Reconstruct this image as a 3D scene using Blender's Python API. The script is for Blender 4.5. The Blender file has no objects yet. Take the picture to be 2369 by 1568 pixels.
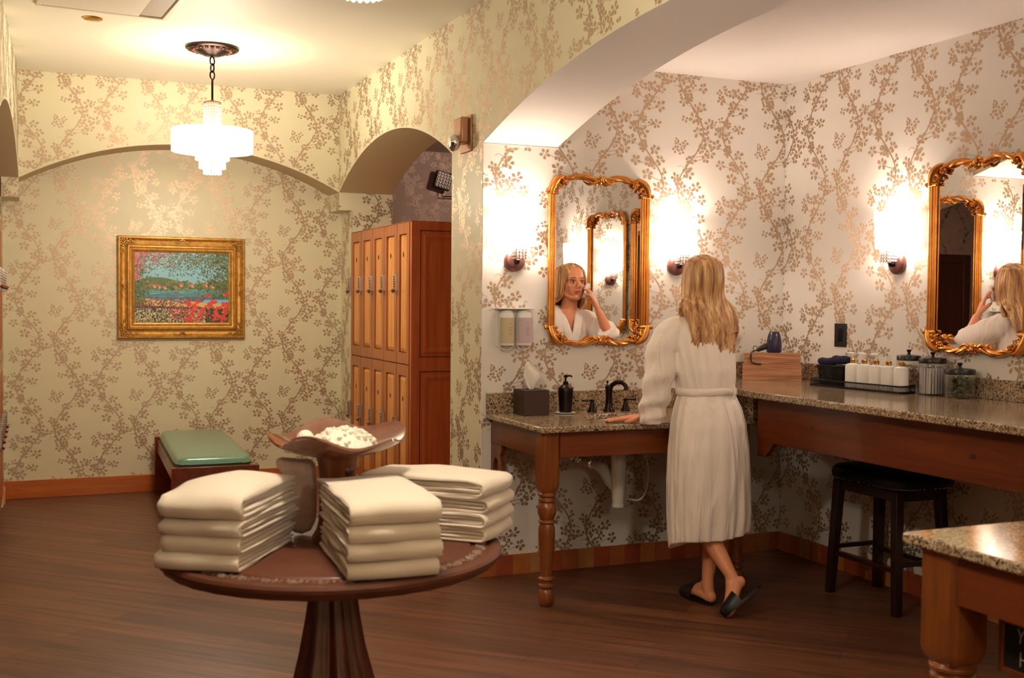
import bpy, bmesh, math, random
import numpy as np
from mathutils import Vector, Matrix, noise
PI = math.pi
rnd = random.Random(7)
SC = bpy.context.scene
COL = SC.collection

# ------------------------------------------------------------------ camera
W, H = 2369, 1568
F = 2589.6
yaw, pit, rol = [math.radians(a) for a in (23.1013, 1.9271, .4884)]
fw = Vector((math.sin(yaw)*math.cos(pit), math.cos(yaw)*math.cos(pit), -math.sin(pit)))
r0 = Vector((math.cos(yaw), -math.sin(yaw), 0)); u0 = r0.cross(fw)
rt = r0*math.cos(rol) + u0*math.sin(rol); up = u0*math.cos(rol) - r0*math.sin(rol)
cam = bpy.data.cameras.new('camera'); co = bpy.data.objects.new('camera', cam); COL.objects.link(co)
M3 = Matrix((rt, up, -fw)).transposed()
co.matrix_world = Matrix.Translation((0, 0, 1.5)) @ M3.to_4x4()
cam.sensor_width = 36; cam.sensor_fit = 'HORIZONTAL'; cam.lens = 36*F/W
cam.clip_start = .05; cam.clip_end = 60
cam.dof.use_dof = True; cam.dof.focus_distance = 6.2; cam.dof.aperture_fstop = 4.0
SC.camera = co

# ------------------------------------------------------------------ world, exposure
wd = bpy.data.worlds.new('world'); SC.world = wd; wd.use_nodes = True
wd.node_tree.nodes['Background'].inputs[0].default_value = (1, .86, .7, 1)
wd.node_tree.nodes['Background'].inputs[1].default_value = .02
vs = SC.view_settings
vs.view_transform = 'Standard'; vs.look = 'None'; vs.gamma = 1; vs.use_curve_mapping = False
vs.exposure = 0.36
SC.cycles.max_bounces = 10; SC.cycles.diffuse_bounces = 5; SC.cycles.glossy_bounces = 6
SC.cycles.transmission_bounces = 8; SC.cycles.transparent_max_bounces = 8
SC.cycles.sample_clamp_indirect = 4.0; SC.cycles.caustics_reflective = False; SC.cycles.caustics_refractive = False
SC.cycles.use_denoising = True

def lamp(name, loc, power, color, size=.04, parent=None, kind='POINT', rot=None, **kw):
    l = bpy.data.lights.new(name, kind); l.energy = power; l.color = color
    if kind == 'AREA':
        l.size = size
    else:
        l.shadow_soft_size = size
    for k, v in kw.items(): setattr(l, k, v)
    o = bpy.data.objects.new(name, l); COL.objects.link(o); o.location = loc
    if rot: o.rotation_euler = rot
    if parent: o.parent = parent
    return o
WARM = (1, .865, .69)      # chandelier bulbs
SOFT = (1, .82, .68)     # sconce bulbs
CH_TOP, CH_DOWN, CH_SHADE = 35.0, 42.0, 3.8
SC_UP, SC_DOWN, SC_SHADE = 5.0, 4.2, 10.0

# ------------------------------------------------------------------ materials
MATS = {}
def _new(name):
    m = bpy.data.materials.new(name); m.use_nodes = True; MATS[name] = m
    nt = m.node_tree; return m, nt, nt.nodes['Principled BSDF']
def lin(c):
    return tuple((x/12.92 if x <= .04045 else ((x+.055)/1.055)**2.4) for x in c)
def c255(*c): return lin([x/255 for x in c])
def mat(name, col, rough=.5, metal=0, spec=.5, bump=None, var=None, coat=0, sheen=0, trans=0, ior=1.45, emit=None, sss=0, alpha=None):
    m, nt, b = _new(name); I = b.inputs
    I['Base Color'].default_value = (*col, 1); I['Roughness'].default_value = rough; I['Metallic'].default_value = metal
    I['Specular IOR Level'].default_value = spec; I['Coat Weight'].default_value = coat; I['Sheen Weight'].default_value = sheen
    I['Transmission Weight'].default_value = trans; I['IOR'].default_value = ior
    if sss: I['Subsurface Weight'].default_value = sss; I['Subsurface Radius'].default_value = (.012, .004, .002)
    if emit: I['Emission Color'].default_value = (*emit[0], 1); I['Emission Strength'].default_value = emit[1]
    if bump or var:
        tc = nt.nodes.new('ShaderNodeTexCoord')
    if bump:
        n = nt.nodes.new('ShaderNodeTexNoise'); n.inputs['Scale'].default_value = bump[0]; n.inputs['Detail'].default_value = 4
        nt.links.new(tc.outputs['Object'], n.inputs['Vector'])
        bp = nt.nodes.new('ShaderNodeBump'); bp.inputs['Strength'].default_value = bump[1]; bp.inputs['Distance'].default_value = bump[2] if len(bump) > 2 else .004
        nt.links.new(n.outputs['Fac'], bp.inputs['Height']); nt.links.new(bp.outputs['Normal'], I['Normal'])
    if var:   # (scale vector, color2, contrast)
        mp = nt.nodes.new('ShaderNodeMapping'); mp.inputs['Scale'].default_value = var[0]
        n = nt.nodes.new('ShaderNodeTexNoise'); n.inputs['Scale'].default_value = 1; n.inputs['Detail'].default_value = 5; n.inputs['Roughness'].default_value = .62
        if len(var) > 3: n.inputs['Distortion'].default_value = var[3]
        rp = nt.nodes.new('ShaderNodeValToRGB'); k = var[2]
        rp.color_ramp.elements[0].position = .5-k; rp.color_ramp.elements[1].position = .5+k
        rp.color_ramp.elements[0].color = (*col, 1); rp.color_ramp.elements[1].color = (*var[1], 1)
        nt.links.new(tc.outputs['Object'], mp.inputs['Vector']); nt.links.new(mp.outputs[0], n.inputs['Vector'])
        nt.links.new(n.outputs['Fac'], rp.inputs[0]); nt.links.new(rp.outputs[0], I['Base Color'])
    return m
def wood(name, c1, c2, axis='z', rough=.38, scale=26, coat=.25):
    s = {'x': (2.2, scale, scale), 'y': (scale, 2.2, scale), 'z': (scale, scale, 2.2)}[axis]
    return mat(name, c1, rough, var=(s, c2, .2, .6), coat=coat, spec=.45)

m_paper = mat('wallpaper_ground', (.72, .665, .465), .42, spec=.45, bump=(900, .05, .001))
m_leaf = mat('wallpaper_leaf', (.52, .385, .27), .5, metal=.85)
m_paper_lit = mat('wallpaper_ground_lit', (.79, .745, .69), .42, spec=.4)  # same paper as the room; the alcove's brighter light is in the colour
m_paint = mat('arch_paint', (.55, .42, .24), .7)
m_paint_lit = mat('arch_paint_lit', (.84, .78, .72), .7)  # same arch paint, lightened in colour for the sconce-lit alcove
m_ceil = mat('ceiling_plaster', (.82, .76, .61), .62, bump=(3, .15, .01))
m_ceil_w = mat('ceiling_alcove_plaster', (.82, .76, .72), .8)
m_shaded_wall = mat('shaded_wall', (.40, .24, .19), .6)  # wallpapered walls out of the light; their shade is put into the colour
m_wood = wood('honey_oak', c255(196, 120, 50), c255(230, 162, 84), 'z')
m_wood_x = wood('pine_rail', c255(98, 46, 20), c255(128, 64, 28), 'x', rough=.32)
m_wood_y = wood('pine_rail_deep', c255(90, 40, 19), c255(118, 56, 26), 'y', rough=.32)
m_wood_z = wood('pine_leg', c255(106, 54, 23), c255(140, 78, 34), 'z', rough=.3)
m_locker_side = wood('red_stained_panel', c255(166, 72, 30), c255(196, 98, 46), 'z', rough=.35)
m_locker_f = wood('oak_frame', c255(150, 80, 34), c255(178, 104, 50), 'z', rough=.36)
m_base_wood = wood('baseboard_wood', c255(168, 84, 34), c255(192, 106, 46), 'x', rough=.4)
m_table = mat('carved_table_wood', c255(84, 46, 32), .5, spec=.4, var=((9, 9, 4), c255(102, 58, 40), .25, .4), coat=.08)
m_table_d = mat('carved_table_dark', c255(70, 28, 16), .34, var=((40, 40, 6), c255(104, 50, 30), .2, .5), coat=.4)
m_carve = mat('worn_grey_carving', c255(160, 138, 122), .5, bump=(60, .4), var=((40, 40, 40), c255(104, 66, 48), .2))
m_stool = mat('stool_mahogany', c255(42, 17, 13), .35, coat=.2)
m_leather = mat('black_leather', c255(18, 17, 20), .42, spec=.5, bump=(160, .15))
m_bronze = mat('oil_rubbed_bronze', c255(44, 32, 30), .3, metal=.85)
m_bronze_l = mat('warm_bronze', c255(120, 78, 62), .36, metal=.8)
m_black = mat('black_plastic', c255(24, 22, 24), .35)
m_brown = mat('brown_resin', c255(62, 42, 38), .5)
m_white = mat('white_plastic', (.82, .80, .76), .35)
m_pvc = mat('white_pvc', (.72, .68, .62), .4)
m_chrome = mat('chrome', (.8, .8, .8), .12, metal=1)
m_steel = mat('brushed_steel', (.55, .53, .52), .35, metal=1)
m_gold = mat('antique_gold', c255(226, 158, 74), .27, metal=.9, var=((14, 14, 14), c255(196, 122, 62), .22))
m_gold_d = mat('gold_recess', c255(96, 50, 18), .45, metal=.7)
m_goldp = mat('picture_frame_gold', c255(214, 164, 80), .4, metal=.45, bump=(120, .3), var=((30, 30, 30), c255(168, 116, 50), .2))
m_goldcap = mat('gold_cap', c255(214, 160, 70), .22, metal=1)
m_mirror = mat('mirror_glass', (.92, .92, .90), 0.0, metal=1)
m_crystal = mat('cut_crystal', (.62, .50, .42), 0.12, metal=.6, emit=((1, .9, .74), .12))  # beads carry a faint glow in place of bulb light
m_crystal_b = mat('crystal_with_glow', (.78, .70, .62), 0.1, metal=.5, emit=((1, .9, .78), .42))  # tiers glow by themselves, standing in for light through the crystal
m_copper = mat('copper_housing', c255(186, 138, 106), .35, metal=.4)
m_crystal_d = mat('unlit_crystal', (.20, .14, .12), 0.3)
m_leaf_shaded = mat('wallpaper_leaf_shaded', (.46, .29, .23), .55, metal=.3)  # dimmed copy of the leaf print; shade of the unlit walls as colour
m_crystal_s = mat('sconce_crystal', (.62, .52, .50), 0.06, metal=.75)
m_shade = mat('lit_sconce_shade', (.95, .9, .85), .8, emit=(SOFT, SC_SHADE))
m_drum = mat('lit_drum_shade', (.95, .9, .85), .8, emit=((1, .86, .66), CH_SHADE))
m_towel = mat('white_terry', (.82, .705, .585), .95, sheen=.4, bump=(420, .55, .003), spec=.1)
m_robe = mat('cream_robe_cloth', (.92, .81, .73), .9, sheen=.4, spec=.15)
def drape(m):   # woven folds as relief
    nt = m.node_tree; b = nt.nodes['Principled BSDF']; tc = nt.nodes.new('ShaderNodeTexCoord'); mp = nt.nodes.new('ShaderNodeMapping'); mp.inputs['Scale'].default_value = (11, 11, 2.2); mp.inputs['Rotation'].default_value = (.0, .35, 0)
    n = nt.nodes.new('ShaderNodeTexNoise'); n.inputs['Scale'].default_value = 1; n.inputs['Detail'].default_value = 2.5; n.inputs['Distortion'].default_value = 1.1
    bp = nt.nodes.new('ShaderNodeBump'); bp.inputs['Strength'].default_value = .75; bp.inputs['Distance'].default_value = .03
    nt.links.new(tc.outputs['Object'], mp.inputs['Vector']); nt.links.new(mp.outputs[0], n.inputs['Vector']); nt.links.new(n.outputs['Fac'], bp.inputs['Height']); nt.links.new(bp.outputs[0], b.inputs['Normal'])
drape(m_robe)
m_skin = mat('skin', c255(218, 146, 108), .42, sss=.06, spec=.4)
m_nail = mat('nail', c255(196, 128, 104), .3)
m_lip = mat('lips', c255(178, 88, 76), .35)
m_eye = mat('eye_white', (.8, .78, .74), .15)
m_iris = mat('iris', c255(60, 52, 44), .12)
m_brow = mat('brow', c255(112, 76, 50), .7)
m_slip = mat('black_slipper', c255(15, 14, 17), .45)
m_cloth_g = mat('green_vinyl', c255(92, 138, 114), .28, spec=.6, bump=(14, .25, .01), coat=.4)
m_green_d = mat('green_piping', c255(46, 52, 28), .5)
m_bench = wood('bench_wood', c255(98, 38, 18), c255(128, 56, 28), 'y', rough=.3)
m_navy = mat('navy_towel', c255(32, 27, 54), .95, bump=(300, .5, .003))
m_navyp = mat('navy_plastic', c255(44, 36, 66), .28)
m_box = mat('pale_plank_wood', c255(196, 146, 110), .6, var=((3, 26, 60), c255(150, 98, 68), .13, .5))
m_cotton = mat('cotton', (.90, .60, .44), .9, bump=(30, .6, .01))
m_swab = mat('swab_bundle', (.86, .76, .74), .8, var=((90, 90, 3), (.46, .38, .55), .12))
m_greenfill = mat('green_packets', c255(84, 92, 52), .5, var=((30, 30, 18), c255(22, 22, 14), .12))
m_salt = mat('white_bath_salt', (.82, .77, .66), .5, bump=(120, .9, .006))
m_stone = mat('mauve_driftwood', c255(222, 194, 182), .8, bump=(30, .6, .01), var=((8, 8, 22), c255(190, 156, 142), .2, 1))
m_bowl = mat('glazed_bowl', c255(98, 50, 36), .14, spec=.7, var=((6, 6, 6), c255(126, 84, 66), .15), coat=.8)
m_post = wood('turned_post', c255(92, 44, 20), c255(126, 66, 30), 'z')
m_label_g = mat('sage_label', c255(196, 184, 152), .6)
m_label_p = mat('lilac_label', c255(198, 176, 184), .6)
m_ink = mat('grey_ink', c255(150, 134, 118), .7)
m_ink_d = mat('dark_ink', c255(92, 74, 60), .7)
m_tissue = mat('tissue_paper', (.82, .76, .70), .9, sss=.1)
m_chalk = mat('chalkboard', c255(14, 16, 18), .6)
m_chalk_w = mat('chalk_white', (.7, .68, .62), .8)
m_wicker = mat('wicker', c255(150, 96, 50), .6, bump=(90, .6))
m_petal = mat('yellow_green_petal', c255(190, 180, 40), .5)
m_vent = mat('vent_white', (.72, .63, .50), .5)
m_vent_d = mat('vent_shadow', (.38, .31, .22), .6)
m_door = wood('dark_door_wood', c255(58, 24, 13), c255(80, 36, 20), 'z')

def thin_glass(name):
    m, nt, b = _new(name); nt.nodes.remove(b); out = nt.nodes['Material Output']
    tr = nt.nodes.new('ShaderNodeBsdfTransparent'); tr.inputs[0].default_value = (.95, .97, .96, 1); gl = nt.nodes.new('ShaderNodeBsdfGlossy'); gl.inputs['Roughness'].default_value = .02
    fa = nt.nodes.new('ShaderNodeLayerWeight'); fa.inputs[0].default_value = .35; fr = nt.nodes.new('ShaderNodeMath'); fr.operation = 'MULTIPLY_ADD'; fr.inputs[1].default_value = .35; fr.inputs[2].default_value = .03; nt.links.new(fa.outputs['Facing'], fr.inputs[0]); mx = nt.nodes.new('ShaderNodeMixShader')
    nt.links.new(fr.outputs[0], mx.inputs[0]); nt.links.new(tr.outputs[0], mx.inputs[1]); nt.links.new(gl.outputs[0], mx.inputs[2]); nt.links.new(mx.outputs[0], out.inputs[0]); return m
m_glass = thin_glass('clear_glass')
# hair: streaky blonde
def hair_mat():
    m, nt, b = _new('blonde_hair')
    tc = nt.nodes.new('ShaderNodeTexCoord'); mp = nt.nodes.new('ShaderNodeMapping'); mp.inputs['Scale'].default_value = (55, 30, 4)
    n = nt.nodes.new('ShaderNodeTexNoise'); n.inputs['Scale'].default_value = 1; n.inputs['Detail'].default_value = 4; n.inputs['Distortion'].default_value = .4
    rp = nt.nodes.new('ShaderNodeValToRGB'); e = rp.color_ramp.elements
    e[0].position = .32; e[0].color = (*c255(134, 88, 54), 1); e[1].position = .66; e[1].color = (*c255(238, 198, 144), 1)
    k = e.new(.5); k.color = (*c255(196, 146, 96), 1)
    nt.links.new(tc.outputs['Object'], mp.inputs['Vector']); nt.links.new(mp.outputs[0], n.inputs['Vector']); nt.links.new(n.outputs['Fac'], rp.inputs[0])
    nt.links.new(rp.outputs[0], b.inputs['Base Color']); b.inputs['Roughness'].default_value = .42; b.inputs['Specular IOR Level'].default_value = .45
    bp = nt.nodes.new('ShaderNodeBump'); bp.inputs['Strength'].default_value = .5; bp.inputs['Distance'].default_value = .003
    nt.links.new(n.outputs['Fac'], bp.inputs['Height']); nt.links.new(bp.outputs[0], b.inputs['Normal'])
    return m
m_hair = hair_mat()

def granite_mat():
    m, nt, b = _new('granite')
    tc = nt.nodes.new('ShaderNodeTexCoord')
    def vor(sc): 
        v = nt.nodes.new('ShaderNodeTexVoronoi'); v.inputs['Scale'].default_value = sc; nt.links.new(tc.outputs['Object'], v.inputs['Vector']); return v
    v = vor(165); sp = nt.nodes.new('ShaderNodeSeparateColor'); nt.links.new(v.outputs['Color'], sp.inputs[0])
    n = nt.nodes.new('ShaderNodeTexNoise'); n.inputs['Scale'].default_value = 22; n.inputs['Detail'].default_value = 3; nt.links.new(tc.outputs['Object'], n.inputs['Vector'])
    ad = nt.nodes.new('ShaderNodeMath'); ad.operation = 'MULTIPLY_ADD'; nt.links.new(n.outputs['Fac'], ad.inputs[0]); ad.inputs[1].default_value = .9
    nt.links.new(sp.outputs[0], ad.inputs[2])
    dv = nt.nodes.new('ShaderNodeMath'); dv.operation = 'MULTIPLY'; nt.links.new(ad.outputs[0], dv.inputs[0]); dv.inputs[1].default_value = .53
    rp = nt.nodes.new('ShaderNodeValToRGB'); rp.color_ramp.interpolation = 'CONSTANT'; e = rp.color_ramp.elements
    e[0].position = 0; e[0].color = (*c255(44, 34, 28), 1); e[1].position = .27; e[1].color = (*c255(110, 82, 56), 1)
    for p, c in ((.36, (150, 128, 100)), (.47, (182, 158, 130)), (.6, (132, 112, 88)), (.68, (192, 170, 146)), (.78, (92, 72, 54))):
        k = e.new(p); k.color = (*c255(*c), 1)
    nt.links.new(dv.outputs[0], rp.inputs[0]); nt.links.new(rp.outputs[0], b.inputs['Base Color'])
    b.inputs['Roughness'].default_value = .12; b.inputs['Specular IOR Level'].default_value = .6
    return m
m_granite = granite_mat()

def floor_mat():
    m, nt, b = _new('dark_plank_floor')
    tc = nt.nodes.new('ShaderNodeTexCoord'); mp = nt.nodes.new('ShaderNodeMapping')
    mp.inputs['Rotation'].default_value = (0, 0, math.radians(45)); nt.links.new(tc.outputs['Object'], mp.inputs['Vector'])
    br = nt.nodes.new('ShaderNodeTexBrick'); br.inputs['Scale'].default_value = 1; br.inputs['Brick Width'].default_value = 1.22
    br.inputs['Row Height'].default_value = .152; br.inputs['Mortar Size'].default_value = .0012; br.offset = .37
    br.inputs['Color1'].default_value = (*c255(108, 69, 49), 1); br.inputs['Color2'].default_value = (*c255(84, 53, 38), 1); br.inputs['Mortar'].default_value = (*c255(40, 20, 13), 1)
    mp2 = nt.nodes.new('ShaderNodeMapping'); mp2.inputs['Rotation'].default_value = (0, 0, math.radians(45)); mp2.inputs['Scale'].default_value = (1, 1, 1)
    mp3 = nt.nodes.new('ShaderNodeMapping'); mp3.inputs['Scale'].default_value = (1.3, 26, 1)
    n = nt.nodes.new('ShaderNodeTexNoise'); n.inputs['Scale'].default_value = 1; n.inputs['Detail'].default_value = 6; n.inputs['Roughness'].default_value = .6
    nt.links.new(tc.outputs['Object'], mp2.inputs['Vector']); nt.links.new(mp2.outputs[0], mp3.inputs['Vector']); nt.links.new(mp3.outputs[0], n.inputs['Vector'])
    nt.links.new(mp.outputs[0], br.inputs['Vector'])
    rp = nt.nodes.new('ShaderNodeValToRGB'); rp.color_ramp.elements[0].position = .3; rp.color_ramp.elements[1].position = .7
    rp.color_ramp.elements[0].color = (.50, .47, .45, 1); rp.color_ramp.elements[1].color = (1.7, 1.62, 1.5, 1)
    nt.links.new(n.outputs['Fac'], rp.inputs[0])
    mx = nt.nodes.new('ShaderNodeMix'); mx.data_type = 'RGBA'; mx.blend_type = 'MULTIPLY'; mx.inputs['Factor'].default_value = 1
    nt.links.new(br.outputs['Color'], mx.inputs['A']); nt.links.new(rp.outputs[0], mx.inputs['B'])
    nt.links.new(mx.outputs['Result'], b.inputs['Base Color'])
    b.inputs['Roughness'].default_value = .42; b.inputs['Specular IOR Level'].default_value = .4
    bp = nt.nodes.new('ShaderNodeBump'); bp.inputs['Strength'].default_value = .12; bp.inputs['Distance'].default_value = .002
    nt.links.new(n.outputs['Fac'], bp.inputs['Height']); nt.links.new(bp.outputs[0], b.inputs['Normal'])
    return m
m_floor = floor_mat()

# ------------------------------------------------------------------ geometry helpers
def V(*a): return Vector(a)
class MB:
    """collects polygons; build() links them as ONE mesh object"""
    def __init__(s): s.v = []; s.f = []; s.mi = []; s.cur = 0
    def add(s, vs, fs, mi=None):
        k = len(s.v); s.v += [Vector(p) for p in vs]
        for f in fs: s.f.append([i+k for i in f]); s.mi.append(s.cur if mi is None else mi)
        return s
    def box(s, x0, x1, y0, y1, z0, z1, mi=None, M=None):
        vs = [Vector((x, y, z)) for z in (z0, z1) for y in (y0, y1) for x in (x0, x1)]
        if M: vs = [M @ p for p in vs]
        return s.add(vs, [(0, 2, 3, 1), (4, 5, 7, 6), (0, 1, 5, 4), (2, 6, 7, 3), (0, 4, 6, 2), (1, 3, 7, 5)], mi)
    def prism(s, poly, a, b, axis='z', mi=None, side_mi=None, M=None):
        n = len(poly)
        def P(p, t):
            q = {'z': (p[0], p[1], t), 'y': (p[0], t, p[1]), 'x': (t, p[0], p[1])}[axis]
            return M @ Vector(q) if M else Vector(q)
        vs = [P(p, a) for p in poly] + [P(p, b) for p in poly]
        s.add(vs, [tuple(range(n)), tuple(range(2*n-1, n-1, -1))], mi)
        k = len(s.v) - 2*n
        for i in range(n):
            j = (i+1) % n; s.f.append([k+i, k+j, k+n+j, k+n+i])
            s.mi.append((s.cur if mi is None else mi) if side_mi is None else (side_mi(i, poly[i], poly[j]) if callable(side_mi) else side_mi))
        return s
    def loft(s, rings, closed=True, caps=True, mi=None):
        n = len(rings[0]); k = len(s.v)
        for r in rings: s.v += [Vector(p) for p in r]
        m = n if closed else n-1
        for i in range(len(rings)-1):
            for j in range(m):
                a, b = k+i*n+j, k+i*n+(j+1) % n
                s.f.append([a, b, b+n, a+n]); s.mi.append(s.cur if mi is None else mi)
        if caps and closed:
            s.f.append([k+j for j in range(n-1, -1, -1)]); s.mi.append(s.cur if mi is None else mi)
            e = k+(len(rings)-1)*n; s.f.append([e+j for j in range(n)]); s.mi.append(s.cur if mi is None else mi)
        return s
    def lathe(s, prof, c=(0, 0, 0), seg=32, mi=None, sx=1, sy=1, M=None, caps=True, rf=None):
        rings = []
        for r, z in prof:
            ring = []
            for j in range(seg):
                a = 2*PI*j/seg; rr = r*(rf(a, z) if rf else 1)
                p = Vector((c[0]+rr*sx*math.cos(a), c[1]+rr*sy*math.sin(a), c[2]+z))
                ring.append(M @ p if M else p)
            rings.append(ring)
        return s.loft(rings, True, caps, mi)
    def tube(s, pts, r, seg=12, mi=None, closed=False, flat=1, upv=None):
        pts = [Vector(p) for p in pts]; n = len(pts)
        R = r if hasattr(r, '__len__') else [r]*n
        rings = []; prev = None
        for i, p in enumerate(pts):
            if closed: t = pts[(i+1) % n]-pts[i-1]
            else: t = pts[min(i+1, n-1)]-pts[max(i-1, 0)]
            t = t.normalized() if t.length > 1e-9 else Vector((0, 0, 1))
            if prev is None:
                u = Vector(upv) if upv else (Vector((0, 0, 1)) if abs(t.z) < .9 else Vector((1, 0, 0)))
                prev = (u-t*u.dot(t)).normalized()
            else:
                prev = prev-t*prev.dot(t); prev = prev.normalized() if prev.length > 1e-6 else t.orthogonal().normalized()
            if upv: 
                u = Vector(upv); q = u-t*u.dot(t)
                if q.length > 1e-4: prev = q.normalized()
            b = t.cross(prev)
            rings.append([p+prev*(R[i]*flat*math.cos(2*PI*j/seg))+b*(R[i]*math.sin(2*PI*j/seg)) for j in range(seg)])
        if closed: rings.append(rings[0]); return s.loft(rings, True, False, mi)
        return s.loft(rings, True, True, mi)
    def ball(s, c, r, seg=16, mi=None, M=None, rows=None):
        rx, ry, rz = r if hasattr(r, '__len__') else (r, r, r)
        rows = rows or seg//2; rings = []; c = Vector(c)
        for i in range(1, rows):
            t = PI*i/rows
            ring = []
            for j in range(seg):
                a = 2*PI*j/seg; p = Vector((rx*math.sin(t)*math.cos(a), ry*math.sin(t)*math.sin(a), -rz*math.cos(t)))
                if M: p = M @ p
                ring.append(c+p)
            rings.append(ring)
        k = len(s.v); s.loft(rings, True, False, mi)
        b = Vector((0, 0, -rz)); t = Vector((0, 0, rz))
        if M: b = M @ b; t = M @ t
        s.v += [c+b, c+t]; kb = len(s.v)-2; kt = kb+1; e = k+(len(rings)-1)*seg
        for j in range(seg):
            j2 = (j+1) % seg
            s.f.append([kb, k+j2, k+j]); s.f.append([kt, e+j, e+j2]); s.mi += [s.cur if mi is None else mi]*2
        return s
    def xform(s, M, k=0):
        for i in range(k, len(s.v)): s.v[i] = M @ s.v[i]
        return s
    def build(s, name, mats, parent=None, loc=None, smooth=40, bevel=0, recalc=True, rotz=0, sub=0):
        me = bpy.data.meshes.new(name)
        me.from_pydata([tuple(p) for p in s.v], [], s.f)
        if not isinstance(mats, (list, tuple)): mats = [mats]
        for m in mats: me.materials.append(m)
        if len(mats) > 1: me.polygons.foreach_set('material_index', s.mi)
        if recalc:
            bm = bmesh.new(); bm.from_mesh(me); bmesh.ops.recalc_face_normals(bm, faces=bm.faces); bm.to_mesh(me); bm.free()
        if smooth:
            me.shade_smooth()
            if smooth < 180: me.set_sharp_from_angle(angle=math.radians(smooth))
        me.update()
        o = bpy.data.objects.new(name, me); COL.objects.link(o)
        if parent: o.parent = parent
        if loc is not None: o.location = loc
        if rotz: o.rotation_euler[2] = rotz
        if bevel:
            b = o.modifiers.new('bevel', 'BEVEL'); b.width = bevel; b.segments = 2; b.limit_method = 'ANGLE'; b.angle_limit = math.radians(35)
        if sub:
            b = o.modifiers.new('sub', 'SUBSURF'); b.levels = sub; b.render_levels = sub
        return o
def tag(o, label, cat, group=None, kind=None):
    if label: o['label'] = label
    if cat: o['category'] = cat
    if group: o['group'] = group
    if kind: o['kind'] = kind
    return o
def thing(name, label, cat, loc=(0, 0, 0), rotz=0, group=None):
    o = bpy.data.objects.new(name, None); COL.objects.link(o); o.location = loc; o.rotation_euler = (0, 0, rotz)
    o.empty_display_size = .05
    return tag(o, label, cat, group)
def struct(o): o['kind'] = 'structure'; return o
def dup(root, loc, rotz=0, label=None, group=None):
    r = root.copy(); COL.objects.link(r); r.location = loc; r.rotation_euler = (0, 0, rotz)
    if label: r['label'] = label
    if group: r['group'] = group
    def rec(src, dst):
        for ch in list(src.children):
            c = ch.copy(); COL.objects.link(c); c.parent = dst; rec(ch, c)
    rec(root, r)
    return r
def part_label(o, l): o['label'] = l; return o
def arc(c, r, a0, a1, n, plane='xz', y=0):
    out = []
    for i in range(n+1):
        a = a0+(a1-a0)*i/n; p, q = c[0]+r*math.cos(a), c[1]+r*math.sin(a)
        out.append({'xz': (p, y, q), 'xy': (p, q, y), 'yz': (y, p, q)}[plane])
    return out
# ------------------------------------------------------------------ room dimensions
XS, XT = 2.22, 2.66            # arcade wall: room face, alcove face
YM, YN = 5.618, 1.59           # alcove: mirror wall, near wall
XR = 4.184                     # alcove right wall
YA, YB = 8.716, 9.06           # niche arch face, niche back
HC, HA, SP = 3.11, 2.82, 2.349
YE = -2.6                      # wall behind the viewpoint
XL = lambda y: -.10-.0265*(8.716-y)   # slightly splayed left wall
def arch(t, c, half, rise, spring=SP):
    R = (half*half+rise*rise)/(2*rise); d = R*R-(t-c)**2
    return spring-(R-rise)+math.sqrt(max(d, 0))
big = lambda y: arch(y, (YM+YN)/2, (YM-YN)/2, .297)
small = lambda y: arch(y, (8.716+6.11)/2, (8.716-6.11)/2, .30)
niche = lambda x: arch(x, 1.06, 1.16, .30)
def curve(fn, a, b, n): return [(a+(b-a)*i/n, fn(a+(b-a)*i/n)) for i in range(n+1)]

# ------------------------------------------------------------------ wallpaper: trailing vines, five-petal sprigs
PU, PV = .57, .648
_px = PU/465.0; _py = PV/540.0
FL_A = [(100,870,1),(200,895,.9),(132,846,.8),(108,955,.6),(160,948,1),(182,1012,1),(72,1078,.6),(58,1104,.6),(88,1112,.6),(112,1072,.6),(66,1062,.5),(98,1095,.5),(236,1060,1),(252,1112,.9),(226,1138,.9),(150,1150,.9),(60,1240,.9),(136,1220,1),(96,1290,1),(176,1282,.9),(206,1340,.9),(100,1345,1),(140,1300,.8),(150,1330,.7),(122,1372,.9),(84,1262,.8)]
FL_B = [(310,850,.9),(372,812,.9),(380,872,.9),(440,902,1),(308,948,.6),(352,968,.7),(244,972,.9),(270,966,.6),(420,990,.9),(392,984,.6),(298,1010,.9),(352,1030,1),(288,1072,.9),(350,1090,.9),(412,1112,.9),(310,1166,.9),(440,1160,.9),(380,1172,.8),(374,1232,1),(430,1292,.9),(482,1312,.9),(318,1384,.5),(300,1356,.6),(340,1350,.6),(330,1330,.5),(405,1350,.9)]
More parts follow.
